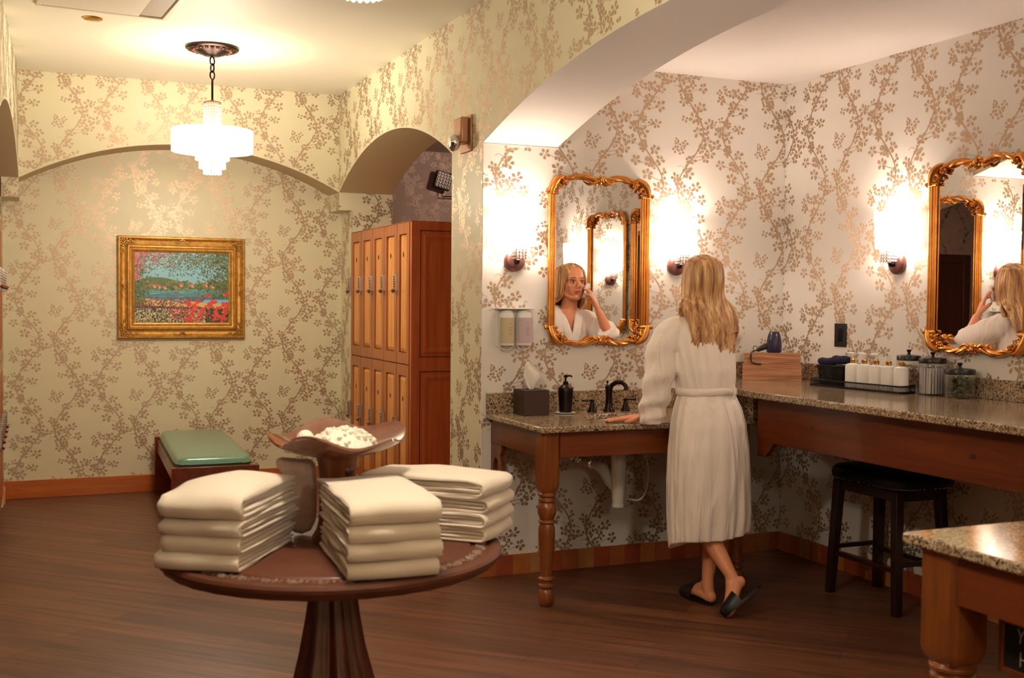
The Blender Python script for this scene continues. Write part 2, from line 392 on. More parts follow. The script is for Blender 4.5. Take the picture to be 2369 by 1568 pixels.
def tile_polys():
    r = random.Random(3); out = []
    cxA = lambda y: 143+70*math.cos(2*PI*(y-1020)/540)
    cxB = lambda y: 390-70*math.cos(2*PI*(y-1010)/540)
    def seg(p, q, w):
        d = Vector((q[0]-p[0], q[1]-p[1])); n = Vector((-d.y, d.x)).normalized()*w
        out.append([(p[0]-n.x, p[1]-n.y), (q[0]-n.x, q[1]-n.y), (q[0]+n.x, q[1]+n.y), (p[0]+n.x, p[1]+n.y)])
    def petal(cx, cy, a, L, w):
        ux, uy = math.cos(a), math.sin(a)
        pts = []
        for t, s in ((.20, 0), (.48, .66), (.74, 1), (.95, .66), (1.08, 0), (.95, -.66), (.74, -1), (.48, -.66)):
            pts.append((cx+ux*L*t-uy*w*s, cy+uy*L*t+ux*w*s))
        out.append(pts)
    for fn, fl in ((cxA, FL_A), (cxB, FL_B)):
        y = 820
        while y < 1360:
            seg((fn(y), y), (fn(y+15), y+15.3), 3.6); y += 15
        for (x, y, s) in fl:
            a0 = r.uniform(0, 6.28)
            for k in range(5 if s > .65 else 4):
                petal(x, y, a0+k*2*PI/(5 if s > .65 else 4)+r.uniform(-.14, .14), 28*s*r.uniform(.80, 1.15), 8.8*s**.5*r.uniform(.85, 1.1))
            # stalk back to the vine
            yy = y+r.uniform(14, 40); vx = fn(yy)
            if abs(vx-x) > 22 and s > .65: mx_, my_ = vx*.5+x*.5, (y+yy)/2+5; seg((x, y), (mx_, my_), 1.2); seg((mx_, my_), (vx, yy), 1.2)
        for k in range(15):   # leaflets hugging the vine
            yy = 825+k*35.5+r.uniform(-12, 12); d = r.choice((-1, 1)); x = fn(yy)+d*r.uniform(9, 16); a0 = r.uniform(0, 6.28)
            for q in range(r.choice((3, 4, 5))): petal(x, yy, a0+q*1.25, 21*r.uniform(.8, 1.1), 7)
        for k in range(5):   # curled tendrils
            yy = r.uniform(830, 1350); x = fn(yy); d = r.choice((-1, 1))
            seg((x, yy), (x+d*26, yy-12), 1.0); seg((x+d*26, yy-12), (x+d*44, yy-4), .9)
    return [[((x-20)*_px, (1360-y)*_py) for x, y in p] for p in out]
TILE = tile_polys()
def clip(poly, u0, u1, v0, v1):
    for ax, lim, sg in ((0, u0, 1), (0, u1, -1), (1, v0, 1), (1, v1, -1)):
        out = []
        for i in range(len(poly)):
            p, q = poly[i-1], poly[i]; a = (p[ax]-lim)*sg; b = (q[ax]-lim)*sg
            if a >= 0: 
                out.append(p)
            if (a >= 0) != (b >= 0):
                t = a/(a-b); out.append((p[0]+(q[0]-p[0])*t, p[1]+(q[1]-p[1])*t))
        poly = out
        if len(poly) < 3: return None
    return poly
def wall(name, outline, P, rect, inside=None, thick=.1, phase=(0, 0), mats=None, side=None, extra=None, flip=False):
    """outline polygon (u,v); P(u,v,d) maps to the room with d = depth behind the face; rect bounds the printed sprigs"""
    mb = MB(); n = len(outline)
    mb.add([P(u, v, 0) for u, v in outline]+[P(u, v, thick) for u, v in outline], [], 0)
    mb.f += [list(range(n)), list(range(2*n-1, n-1, -1))]; mb.mi += [0, 1]
    for i in range(n):
        j = (i+1) % n; mb.f.append([i, j, n+j, n+i]); mb.mi.append(side(outline[i], outline[j]) if side else 1)
    u0, u1, v0, v1 = rect; cnt = 0; sg = -1 if flip else 1
    if flip: u0, u1 = -u1, -u0
    iu = range(int(math.floor((u0-phase[0])/PU))-1, int(math.ceil((u1-phase[0])/PU))+1)
    iv = range(int(math.floor((v0-phase[1])/PV))-1, int(math.ceil((v1-phase[1])/PV))+1)
    for a in iu:
        for b in iv:
            du, dv = phase[0]+a*PU, phase[1]+b*PV
            for ip, p in enumerate(TILE):
                q = [(x+du, y+dv) for x, y in p]
                if inside and not all(inside(sg*x, y) for x, y in q): continue
                q = clip(q, u0, u1, v0, v1)
                if not q: continue
                kk = .0002+.0000012*ip; mb.add([P(sg*x, y, -kk) for x, y in q], [tuple(range(len(q)))], 2)
    if extra: extra(mb)
    o = mb.build(name, mats or [m_paper, m_paint, m_leaf], smooth=0, recalc=False)
    # face orientation of the printed sprigs does not matter (double sided)
    return struct(o)

# floor and ceilings
mb = MB(); mb.box(-3.3, 6, -3, 12.2, -.06, 0); struct(mb.build('floor', m_floor, smooth=0))
mb = MB(); mb.box(-1.6, XT, -3, YB+.2, HC, HC+.08); struct(mb.build('ceiling', m_ceil, smooth=0))
mb = MB(); mb.box(XT, XR+.1, YN-.1, YM+.1, HA, HA+.08); struct(mb.build('ceiling', m_ceil_w, smooth=0))
mb = MB(); mb.box(XT, 6, YM+.1, 12.2, 2.95, 3.03); struct(mb.build('ceiling', m_ceil, smooth=0))

# phase of the paper on the niche wall, read from the photograph
PH = (.066, .429)
wall('wall_back', [(-.32, 0), (2.33, 0), (2.33, HC), (-.32, HC)], lambda u, v, d: V(u, YB+d, v), (-.22, 2.33, .135, 2.72), phase=PH)
# upper wall with the wide flat arch in front of the niche
ol = [(XS, SP)]+[(XS, HC), (XL(YA), HC), (XL(YA), SP)]+curve(niche, -.10, XS, 40)[1:-1]
wall('wall_niche_arch', ol, lambda u, v, d: V(u, YA+d, v), (XL(YA), XS, SP, HC), lambda u, v: v > niche(min(max(u, -.1), XS))+.004, thick=YB-YA, phase=(0.090, 0.493))
# corbels where the arch springs, and the pier beside the lockers
def corbel(mb):
    pass
wall('wall_pier', [(2.33, 0), (XT, 0), (XT, SP), (2.33, SP)], lambda u, v, d: V(u, YA+d, v), (2.33, XT, 2.04, SP), thick=YB-YA, phase=(.3, .2))
def block(name, x0, x1, y0, y1, z0, z1, faces):
    mb = MB(); mb.box(x0, x1, y0, y1, z0, z1, 0)
    for (P, u0, u1, v0, v1, ph) in faces:
        for a in range(-3, 20):
            for b in range(-1, 6):
                du, dv = ph[0]+a*PU, ph[1]+b*PV
                if du > u1 or du+PU*1.1 < u0 or dv > v1 or dv+PV*1.1 < v0: continue
                for ip, p in enumerate(TILE):
                    q = clip([(x+du, y+dv) for x, y in p], u0, u1, v0, v1)
                    if q: mb.add([P(x, y)-Vector((1, 1, 0))*.0000012*ip for x, y in q], [tuple(range(len(q)))], 1)
    return struct(mb.build(name, [m_paper, m_leaf], smooth=0, recalc=False))
block('trim_1', XS, 2.33, YA, YB, 2.21, SP, [(lambda u, v: V(XS-.0002, u, v), YA, YB, 2.21, SP, (.1, .3)), (lambda u, v: V(u, YA-.0002, v), XS, 2.33, 2.21, SP, (.3, .2))])
block('trim_2', -.215, XL(YA), YA, YB, 2.21, SP, [(lambda u, v: V(XL(YA)+.0009, u, v), YA, YB, 2.21, SP, (.1, .3)), (lambda u, v: V(u, YA-.0002, v), -.215, XL(YA), 2.21, SP, (.3, .2))])
# niche cheek right (below the corbel)
block('wall_niche_right', 2.328, 2.331, YA, YB, 0, 2.21, [(lambda u, v: V(2.3278, u, v), YA, YB, .13, 2.21, (.2, .1))])
block('wall_niche_left', -.235, -.215, YA+.01, YB, 0, 2.21, [(lambda u, v: V(-.2142, u, v), YA, YB, .13, 2.21, (.2, .1))])

# arcade wall with the small arch (lockers) and the wide arch (vanity alcove)
ol = [(YE, 0), (YN, 0), (YN, SP)]+curve(big, YN, YM+.012, 60)[1:-1]+[(YM+.012, SP), (YM+.012, 0), (6.11, 0), (6.11, SP)]+curve(small, 6.11, YA, 44)[1:-1]+[(YA, SP), (YA, HC), (YE, HC)]
def ins(u, v):
    if YN-.004 < u < YM+.004 and v < big(min(max(u, YN), YM))+.004: return False
    if u > 6.106 and v < small(min(max(u, 6.11), YA))+.004: return False
    return True
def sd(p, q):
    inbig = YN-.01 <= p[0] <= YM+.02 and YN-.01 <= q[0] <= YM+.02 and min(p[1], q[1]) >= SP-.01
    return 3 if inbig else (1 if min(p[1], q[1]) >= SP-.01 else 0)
wall('wall_arcade', ol, lambda u, v, d: V(XS+d, u, v), (YE, YA, .0, HC), ins, thick=XT-XS, phase=(.22, .03), flip=True, mats=[m_paper, m_paint, m_leaf, m_paint_lit], side=sd)

# alcove walls
AM = [m_paper_lit, m_paint_lit, m_leaf]
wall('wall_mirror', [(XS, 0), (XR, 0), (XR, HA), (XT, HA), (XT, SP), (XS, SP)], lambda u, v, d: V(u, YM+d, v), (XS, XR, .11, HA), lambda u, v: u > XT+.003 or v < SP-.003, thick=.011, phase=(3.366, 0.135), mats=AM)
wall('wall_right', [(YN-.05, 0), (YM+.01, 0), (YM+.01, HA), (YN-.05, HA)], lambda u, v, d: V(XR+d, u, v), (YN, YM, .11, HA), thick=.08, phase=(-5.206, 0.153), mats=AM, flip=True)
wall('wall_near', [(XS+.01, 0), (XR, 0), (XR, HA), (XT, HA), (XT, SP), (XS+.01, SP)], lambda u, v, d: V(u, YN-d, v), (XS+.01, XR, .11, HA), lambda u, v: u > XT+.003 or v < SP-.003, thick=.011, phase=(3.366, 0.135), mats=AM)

# left wall, slightly splayed: small arch with lockers, and a wide arch to an unlit room
left = lambda y: arch(y, 3.2, 1.9, .297)
ol = [(YE, 0), (1.3, 0), (1.3, SP)]+curve(left, 1.3, 5.1, 40)[1:-1]+[(5.1, SP), (5.1, 0), (6.11, 0), (6.11, SP)]+curve(small, 6.11, YA, 40)[1:-1]+[(YA, SP), (YA, HC), (YE, HC)]
wall('wall_left', ol, lambda u, v, d: V(XL(u)-d, u, v), (YE, YA, .13, HC), lambda u, v: not (u > 6.106 and v < small(min(max(u, 6.11), YA))+.004) and not (1.296 < u < 5.104 and v < left(min(max(u, 1.3), 5.1))+.004), thick=.3, phase=(.1, .03))
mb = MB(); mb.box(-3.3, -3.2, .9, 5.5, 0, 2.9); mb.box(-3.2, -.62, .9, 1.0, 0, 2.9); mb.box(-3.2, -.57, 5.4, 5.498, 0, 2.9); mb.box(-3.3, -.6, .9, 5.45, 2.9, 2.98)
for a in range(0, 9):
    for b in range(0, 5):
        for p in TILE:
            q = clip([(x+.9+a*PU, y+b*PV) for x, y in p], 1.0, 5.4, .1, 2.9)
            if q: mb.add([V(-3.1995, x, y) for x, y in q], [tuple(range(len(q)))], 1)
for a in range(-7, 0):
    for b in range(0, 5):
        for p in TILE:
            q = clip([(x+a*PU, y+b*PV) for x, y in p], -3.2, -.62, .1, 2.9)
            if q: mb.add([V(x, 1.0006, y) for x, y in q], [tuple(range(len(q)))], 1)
struct(mb.build('wall_dark_room', [m_shaded_wall, m_leaf_shaded], smooth=0, recalc=False))
wall('wall_end', [(-.6, 0), (XS, 0), (XS, HC), (-.6, HC)], lambda u, v, d: V(u, YE-d, v), (-.4, XS, .13, HC), phase=(.1, .03))
# corridor beyond the lockers, and the closet beyond the left arch
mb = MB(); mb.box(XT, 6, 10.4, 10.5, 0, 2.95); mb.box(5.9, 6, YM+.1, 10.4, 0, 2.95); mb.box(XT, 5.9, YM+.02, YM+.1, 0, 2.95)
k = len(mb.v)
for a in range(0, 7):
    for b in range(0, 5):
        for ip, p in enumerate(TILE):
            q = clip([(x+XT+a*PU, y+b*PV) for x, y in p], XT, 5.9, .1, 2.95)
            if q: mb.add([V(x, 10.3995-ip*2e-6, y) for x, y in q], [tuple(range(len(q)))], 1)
struct(mb.build('wall_corridor', [m_shaded_wall, m_leaf_shaded], smooth=0, recalc=False))
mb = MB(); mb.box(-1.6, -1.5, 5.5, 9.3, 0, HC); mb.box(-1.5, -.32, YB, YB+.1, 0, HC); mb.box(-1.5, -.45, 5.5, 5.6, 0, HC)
struct(mb.build('wall_closet', m_shaded_wall, smooth=0))

# baseboards: oak in the room, terracotta tile in the alcove
mb = MB(); mb.box(-.22, 2.328, YB-.016, YB, 0, .135); struct(mb.build('baseboard_back', m_base_wood, bevel=.003))
mb = MB(); mb.box(-.215, -.203, YA+.1, YB-.016, 0, .10); struct(mb.build('baseboard_niche', m_wood, bevel=.003))
tiles = [mat('terracotta_%d' % i, c255(*c), .55, var=((20, 20, 20), c255(*d), .2)) for i, (c, d) in enumerate((((172, 92, 46), (150, 80, 40)), ((178, 120, 66), (160, 104, 54)), ((160, 70, 38), (138, 60, 34)), ((186, 112, 58), (170, 98, 48))))]
m_grout = mat('grout', c255(150, 118, 82), .8)
def tile_strip(name, p0, p1, nrm):
    mb = MB(); p0, p1, nrm = Vector(p0), Vector(p1), Vector(nrm); L = (p1-p0).length; d = (p1-p0).normalized(); r = random.Random(name)
    def bx(a, b, t, z0, z1, mi):
        q = [p0+d*a, p0+d*b, p0+d*b+nrm*t, p0+d*a+nrm*t]
        mb.prism([(v.x, v.y) for v in q], z0, z1, 'z', mi)
    bx(0, L, .008, 0, .108, 4); t = 0; last = -1
    while t < L-.01:
        k = r.choice([i for i in range(4) if i != last]); last = k
        bx(t+.0015, min(t+.0985, L), .012, .0, .110, k); t += .10
    return struct(mb.build(name, tiles+[m_grout], smooth=0, bevel=.001))
tile_strip('baseboard_mirror', (XS-.012, YM, 0), (XR-.012, YM, 0), (0, -1, 0))
tile_strip('baseboard_right', (XR, YM-.012, 0), (XR, YN+.012, 0), (-1, 0, 0))
tile_strip('baseboard_near', (XS, YN, 0), (XR-.012, YN, 0), (0, 1, 0))
tile_strip('baseboard_pillar', (XS, 6.11, 0), (XS, YM, 0), (-1, 0, 0))

# dark door with frame on the left wall (seen only in the mirrors)
def left_door(name, y0, y1):
    mb = MB(); M = Matrix.Translation((-3.199, (y0+y1)/2, 0))
    h = (y1-y0)/2
    mb.box(.0, .03, -h, -h+.09, 0, 2.1, M=M); mb.box(0, .03, h-.09, h, 0, 2.1, M=M); mb.box(0, .03, -h+.09, h-.09, 2.01, 2.1, M=M)
    mb.box(.0, .015, -h+.09, h-.09, 0, 2.01, M=M)
    for z0, z1 in ((.25, .95), (1.1, 1.85)):
        mb.box(.015, .022, -h+.2, h-.2, z0, z1, M=M)
    return struct(mb.build(name, m_door, bevel=.004))
left_door('door_1', 2.75, 3.7)
mb = MB()
for x0 in (-1.95, -1.15): mb.box(x0, x0+.10, 1.001, 1.03, 0, 2.1)
mb.box(-1.85, -1.15, 1.001, 1.03, 2.0, 2.1); mb.box(-1.85, -1.15, 1.001, 1.012, 0, 2.0)
struct(mb.build('door_2', m_door, bevel=.004))

# ceiling fittings
t = thing('ceiling_vent', 'cream supply vent with recessed slot in the room ceiling', 'vent', (.40, 6.40, HC))
mb = MB()   # frame ring hanging 1 cm below the ceiling; slightly turned with the left wall
def ring_poly(mb, x0, x1, y0, y1, w, z0, z1): 
    mb.box(x0, x1, y0, y0+w, z0, z1); mb.box(x0, x1, y1-w, y1, z0, z1); mb.box(x0, x0+w, y0+w, y1-w, z0, z1); mb.box(x1-w, x1, y0+w, y1-w, z0, z1)
ring_poly(mb, -.36, .34, -.42, .36, .03, -.012, 0); mb.build('vent_frame', m_vent, t, bevel=.003)
mb = MB(); mb.box(-.33, .18, -.39, .33, -.010, 0); mb.build('vent_panel', m_vent, t, bevel=.002)
mb = MB(); mb.box(.185, .30, -.38, .32, -.003, 0); mb.build('vent_slot', m_vent_d, t, bevel=.001)
t.rotation_euler[2] = .08
mb = MB(); mb.lathe([(.055, -.002), (.052, -.010), (.03, -.014), (.001, -.015)], (.318, 6.942, HC+.002), 28)
tag(mb.build('sprinkler_cover', m_goldcap), 'small round brass sprinkler cover on the ceiling near the vent', 'sprinkler cover')

t = thing('corridor_fill_lamp', 'added ceiling lamp brightening the corridor behind the lockers, out of sight', 'added fill light', (4.2, 8.7, 2.949))  # added lamp to brighten the corridor wall; no such fixture is seen
mb = MB(); mb.lathe([(.001, -.004), (.07, -.004), (.075, -.006), (.085, -.006), (.088, 0), (.001, 0)], seg=28); mb.build('fill_lamp_ring', m_vent, t)
lamp('corridor_fill', (0, 0, -.03), 44, WARM, .06, t)
# ------------------------------------------------------------------ chandeliers
def make_chandelier(label, loc):
    t = thing('chandelier', label, 'chandelier', loc, 0)       # origin on the ceiling
    mb = MB(); mb.lathe([(.168, -.001), (.168, -.012), (.160, -.020), (.148, -.022), (.140, -.016), (.10, -.034), (.085, -.044), (.06, -.05), (.052, -.056), (.001, -.058)], seg=48)
    mb.build('ceiling_medallion', m_bronze, t)
    mb = MB()
    for k in range(22):
        a = 2*PI*k/22; c = Vector((.120*math.cos(a), .120*math.sin(a), -.026))
        mb.ball(c, (.017, .012, .008), 8, M=Matrix.Rotation(a, 3, 'Z')); mb.ball((.138*math.cos(a+.14), .138*math.sin(a+.14), -.019), (.009, .009, .006), 6)
    mb.build('medallion_scrolls', m_bronze_l, t)
    mb = MB()
    for k, z in enumerate((-.088, -.132, -.178)):
        R = Matrix.Rotation(k*PI/2+.5, 3, 'Z')
        mb.tube([R @ Vector((.017*math.cos(a), 0, .027*math.sin(a)))+Vector((0, 0, z)) for a in [2*PI*i/16 for i in range(16)]], .0050, 6, closed=True)
    mb.tube([(0, 0, -.058), (0, 0, -.064)], .006, 8)
    mb.build('chain', m_bronze, t)
    mb = MB(); mb.tube([(0, 0, -.203), (0, 0, -.345)], .007, 10); mb.build('rod', m_bronze, t)
    mb = MB(); mb.lathe([(.001, -.338), (.02, -.340), (.054, -.350), (.056, -.356), (.052, -.360)], seg=28); mb.build('top_disc', m_bronze_l, t)
    mb = MB()
    for k in range(20):
        a = 2*PI*k/20
        for i in range(9): mb.ball((.052*math.cos(a), .052*math.sin(a), -.368-.0175*i), (.0075, .0075, .0085), 6)
    mb.build('bead_column', m_crystal, t)
    # drum shade: real fabric thickness, open at the top, white diffuser at the bottom
    mb = MB(); mb.lathe([(.255, -.530), (.255, -.668), (.251, -.668), (.251, -.530), (.255, -.530)], seg=64, caps=False); mb.build('drum_shade', m_drum, t, smooth=30)
    mb = MB(); mb.lathe([(.250, -.660), (.250, -.666), (.02, -.668), (.001, -.668)], seg=48); mb.build('diffuser', m_drum, t)
    mb = MB()
    for r, z0, n in ((.103, -.672, 30), (.080, -.672, 26), (.053, -.672, 18)):
        nz = {.103: 3, .080: 6, .053: 8}[r]
        for k in range(n):
            a = 2*PI*k/n
            for i in range(nz): mb.ball((r*math.cos(a), r*math.sin(a), z0-.008-.0175*i), (.0075, .0075, .0088), 6)
    mb.build('crystal_tiers', m_crystal_b, t)
    for k in range(2):
        mb = MB(); mb.lathe([(.001, 0), (.012, -.001), (.012, -.01), (.001, -.012)], ((.14 if k else -.14), 0, -.669), 10); mb.build('finial_screw', m_steel, t)
    lamp('bulb_glow', (0, 0, -.575), CH_TOP, WARM, .07, t)
    lamp('bulb_down', (0, 0, -.87), CH_DOWN, WARM, .10, t)
    return t
ch1 = make_chandelier('white drum and crystal chandelier hanging before the arched niche', (1.056, 7.41, HC))
make_chandelier('near chandelier above the round towel table, only its crystal tip showing', (.88, 3.22, HC+.002)).location = (.800, 2.905, HC)
make_chandelier('added third drum chandelier behind the viewpoint, unseen, giving fill light', (1.0, -.9, HC))  # added out of view for ambient fill

# ------------------------------------------------------------------ sconces (local: wall plane y=0, projecting to -y)
def make_sconce(label, loc, rotz, group='sconces beside the gilt mirrors'):
    t = thing('wall_sconce', label, 'wall lamp', loc, rotz, group)
    R = Matrix.Rotation(PI/2, 4, 'X')
    mb = MB(); mb.lathe([(.060, 0), (.060, .012), (.056, .020), (.045, .027), (.02, .032), (.001, .033)], seg=40, M=R); mb.build('back_plate', m_bronze_s, t)
    mb = MB(); mb.tube([(0, -.02, -.012), (0, -.050, -.012), (0, -.060, .0)], .010, 10); mb.box(-.010, .010, -.070, -.038, -.002, .002); mb.build('arm', m_bronze, t, bevel=.002)
    mb = MB()
    for i in range(4):
        for j in range(4):
            for k in range(4):
                if 0 < i < 3 and 0 < j < 3: continue
                mb.ball((-.027+.018*i, -.092+.0165*j, .011+.0155*k), .0088, 6)
    mb.build('crystal_block', m_crystal_s, t)
    mb = MB(); mb.lathe([(.085, .075), (.096, .268), (.093, .268), (.082, .075), (.085, .075)], (0, -.066, 0), 48, sy=.60, caps=False); mb.build('lamp_shade', m_shade, t)
    lamp('bulb_up', (0, -.070, .235), SC_UP, SOFT, .03, t)
    lamp('bulb_down', (0, -.070, .095), SC_DOWN, SOFT, .03, t)
    return t
m_bronze_s = mat('plum_bronze_plate', c255(136, 94, 92), .34, metal=.65)
s0 = make_sconce('glowing sconce above the pair of wall soap bottles', (2.405, YM, 1.722), 0)
dup(s0, (3.428, YM, 1.718), 0, 'glowing sconce right behind the head of the woman')
dup(s0, (XR, 4.634, 1.718), -PI/2, 'glowing sconce between the room corner and the large right-hand mirror')
dup(s0, (XR, 2.80, 1.718), -PI/2, 'right wall sconce seen only as a reflection above the face in the mirror')
dup(s0, (3.21, YN, 1.722), PI, 'sconce seen small inside the mirror within the mirror')

# ------------------------------------------------------------------ gilt mirrors (local: wall y=0, centre x=0, z=0 bottom)
def make_mirror(label, loc, rotz, wd=.635, ht=.955, group=None):
    t = thing('gilt_mirror', label, 'mirror', loc, rotz, group)
    hw = wd/2
    mb = MB(); mb.box(-hw+.025, hw-.025, -.010, -.002, .025, ht-.025); mb.build('mirror_glass', m_mirror, t, smooth=0)
    mb = MB(); mb.box(-hw+.035, hw-.035, -.0019, -.0002, .035, ht-.035); mb.build('backing', m_gold_d, t, smooth=0)
    for s in (-1, 1):
        mb = MB()
        for dx, r in ((.009, .0120), (.0265, .0080), (.040, .0060)):
            mb.tube([(s*(hw-dx), -.022+.004*(dx > .02), .11), (s*(hw-dx), -.022+.004*(dx > .02), ht-.115)], r, 12)
        mb.box(min(s*hw*.99, s*(hw-.042)), max(s*hw*.99, s*(hw-.042)), -.014, -.012, .10, ht-.10, 1)
        for z in (.105, ht-.11):   # collar with little balls
            mb.tube([(s*(hw+.010), -.028, z), (s*(hw-.052), -.028, z)], .010, 10); mb.ball((s*(hw+.014), -.03, z), .013, 10); mb.ball((s*(hw-.050), -.03, z), .010, 10)
        mb.build('side_rail', [m_gold, m_gold_d], t)
    for sx in (-1, 1):
        for top in (0, 1):
            mb = MB(); z0 = (ht-.115) if top else .11; sz = 1 if top else -1
            # big round corner sweeping into the horizontal ribbon, with an inner curl
            mb.tube([(sx*(hw-.012-.075*(1-math.cos(a))), -.026-.006*math.sin(2*a), z0+sz*(.095*math.sin(a))) for a in [PI/2*i/10 for i in range(11)]], [.017, .018, .019, .020, .021, .021, .020, .018, .016, .014, .012], 12)
            pts = [(sx*(hw-.050-(.026-.0022*i)*math.cos(.62*i)*.9), -.034, z0+sz*(.030+(.026-.0022*i)*math.sin(.62*i))) for i in range(11)]
            mb.tube(pts, [.010-.0006*i for i in range(11)], 8)
            for i in range(5):
                a = i*1.25; mb.ball((sx*(hw-.095)+.014*math.cos(a), -.032, z0+sz*.070+.014*math.sin(a)), (.011, .010, .010), 8)
            mb.ball((sx*(hw-.095), -.040, z0+sz*.070), .009, 8)
            mb.build('corner_scroll', m_gold, t)
    for top in (0, 1):
        mb = MB(); sz = 1 if top else -1; zb = (ht-.028) if top else .028
        for k in range(3):   # three strands twisting along an S curve from corner to centre on each side
            for s in (-1, 1):
                pts = []; rr = []
                for i in range(25):
                    u = i/24; x = s*(.022+u*(hw-.115)); ph = u*2*PI*1.05+k*2*PI/3
                    z = zb+sz*(.008*math.sin(u*PI*2.0-PI*.5)+.008)+.0065*math.cos(ph)
                    pts.append((x, -.026-.008*math.sin(ph), z)); rr.append(.0085+.002*math.sin(u*PI))
                mb.tube(pts, rr, 8)
        mb.build('ribbon_rail', m_gold, t)
        mb = MB()
        for i in range(7):
            a = 2*PI*i/7; mb.ball((.021*math.cos(a), -.036, zb+.016*math.sin(a)), (.012, .008, .008), 8, M=Matrix.Rotation(-a, 3, 'Y'))
        mb.ball((0, -.046, zb), .011, 10)
        for s in (-1, 1):
            mb.tube([(s*(.03+.012*i), -.034, zb-sz*(.012+.010*math.sin(i*.8))) for i in range(6)], [.009, .009, .008, .007, .005, .003], 8)
        mb.build('centre_flower', m_gold, t)
    return t
mr = make_mirror('gilt-framed mirror above the sink, reflecting the face of the woman', (2.9165, YM, 1.254), 0, .635, .955, None)
dup(mr, (XR, 4.075, 1.259), -PI/2, 'gilt-framed mirror cut off by the right edge of the photo')
dup(mr, (XR, 3.348, 1.259), -PI/2, 'gilt-framed mirror seen only reflected inside the sink mirror')
dup(mr, (2.70, YN, 1.254), PI, 'gilt-framed mirror on the near wall, outside the frame')

# ------------------------------------------------------------------ pine vanities. Local: x along the wall, v = distance from the wall
def leg_profile():
    # (radius, z) turned part below the square block
    return [(.030, 0), (.036, .008), (.041, .03), (.042, .055), (.038, .078), (.028, .092), (.030, .096), (.039, .102), (.039, .114), (.031, .120), (.031, .135), (.041, .140), (.041, .150), (.030, .158),
            (.031, .20), (.036, .27), (.041, .34), (.043, .385), (.041, .42), (.035, .438), (.043, .443), (.043, .452), (.034, .458), (.038, .468), (.046, .490), (.048, .512), (.044, .535), (.034, .552), (.044, .558), (.044, .570), (.037, .575), (.037, .580), (.046, .586), (.046, .598), (.040, .602), (.040, .606)]
def make_leg(parent, x, y, ztop, a=.049):
    mb = MB(); sc = .565/.606
    mb.lathe([(r*a*20, z*sc) for r, z in leg_profile()], (x, y, 0), 28)
    c = a*.27; z0 = .567; pol = []
    for sx, sy in ((1, 1), (-1, 1), (-1, -1), (1, -1)):
        p1, p2 = (sx*a, sy*(a-c)), (sx*(a-c), sy*a)
        pol += [p1, p2] if sx*sy > 0 else [p2, p1]
    rings = []
    for z, s in ((.562, .70), (.575, .86), (.60, 1), (ztop, 1)): rings.append([(x+p[0]*s, y+p[1]*s, z) for p in pol])
    mb.loft(rings); return mb.build('leg', m_wood_z, parent, smooth=30, bevel=.002)
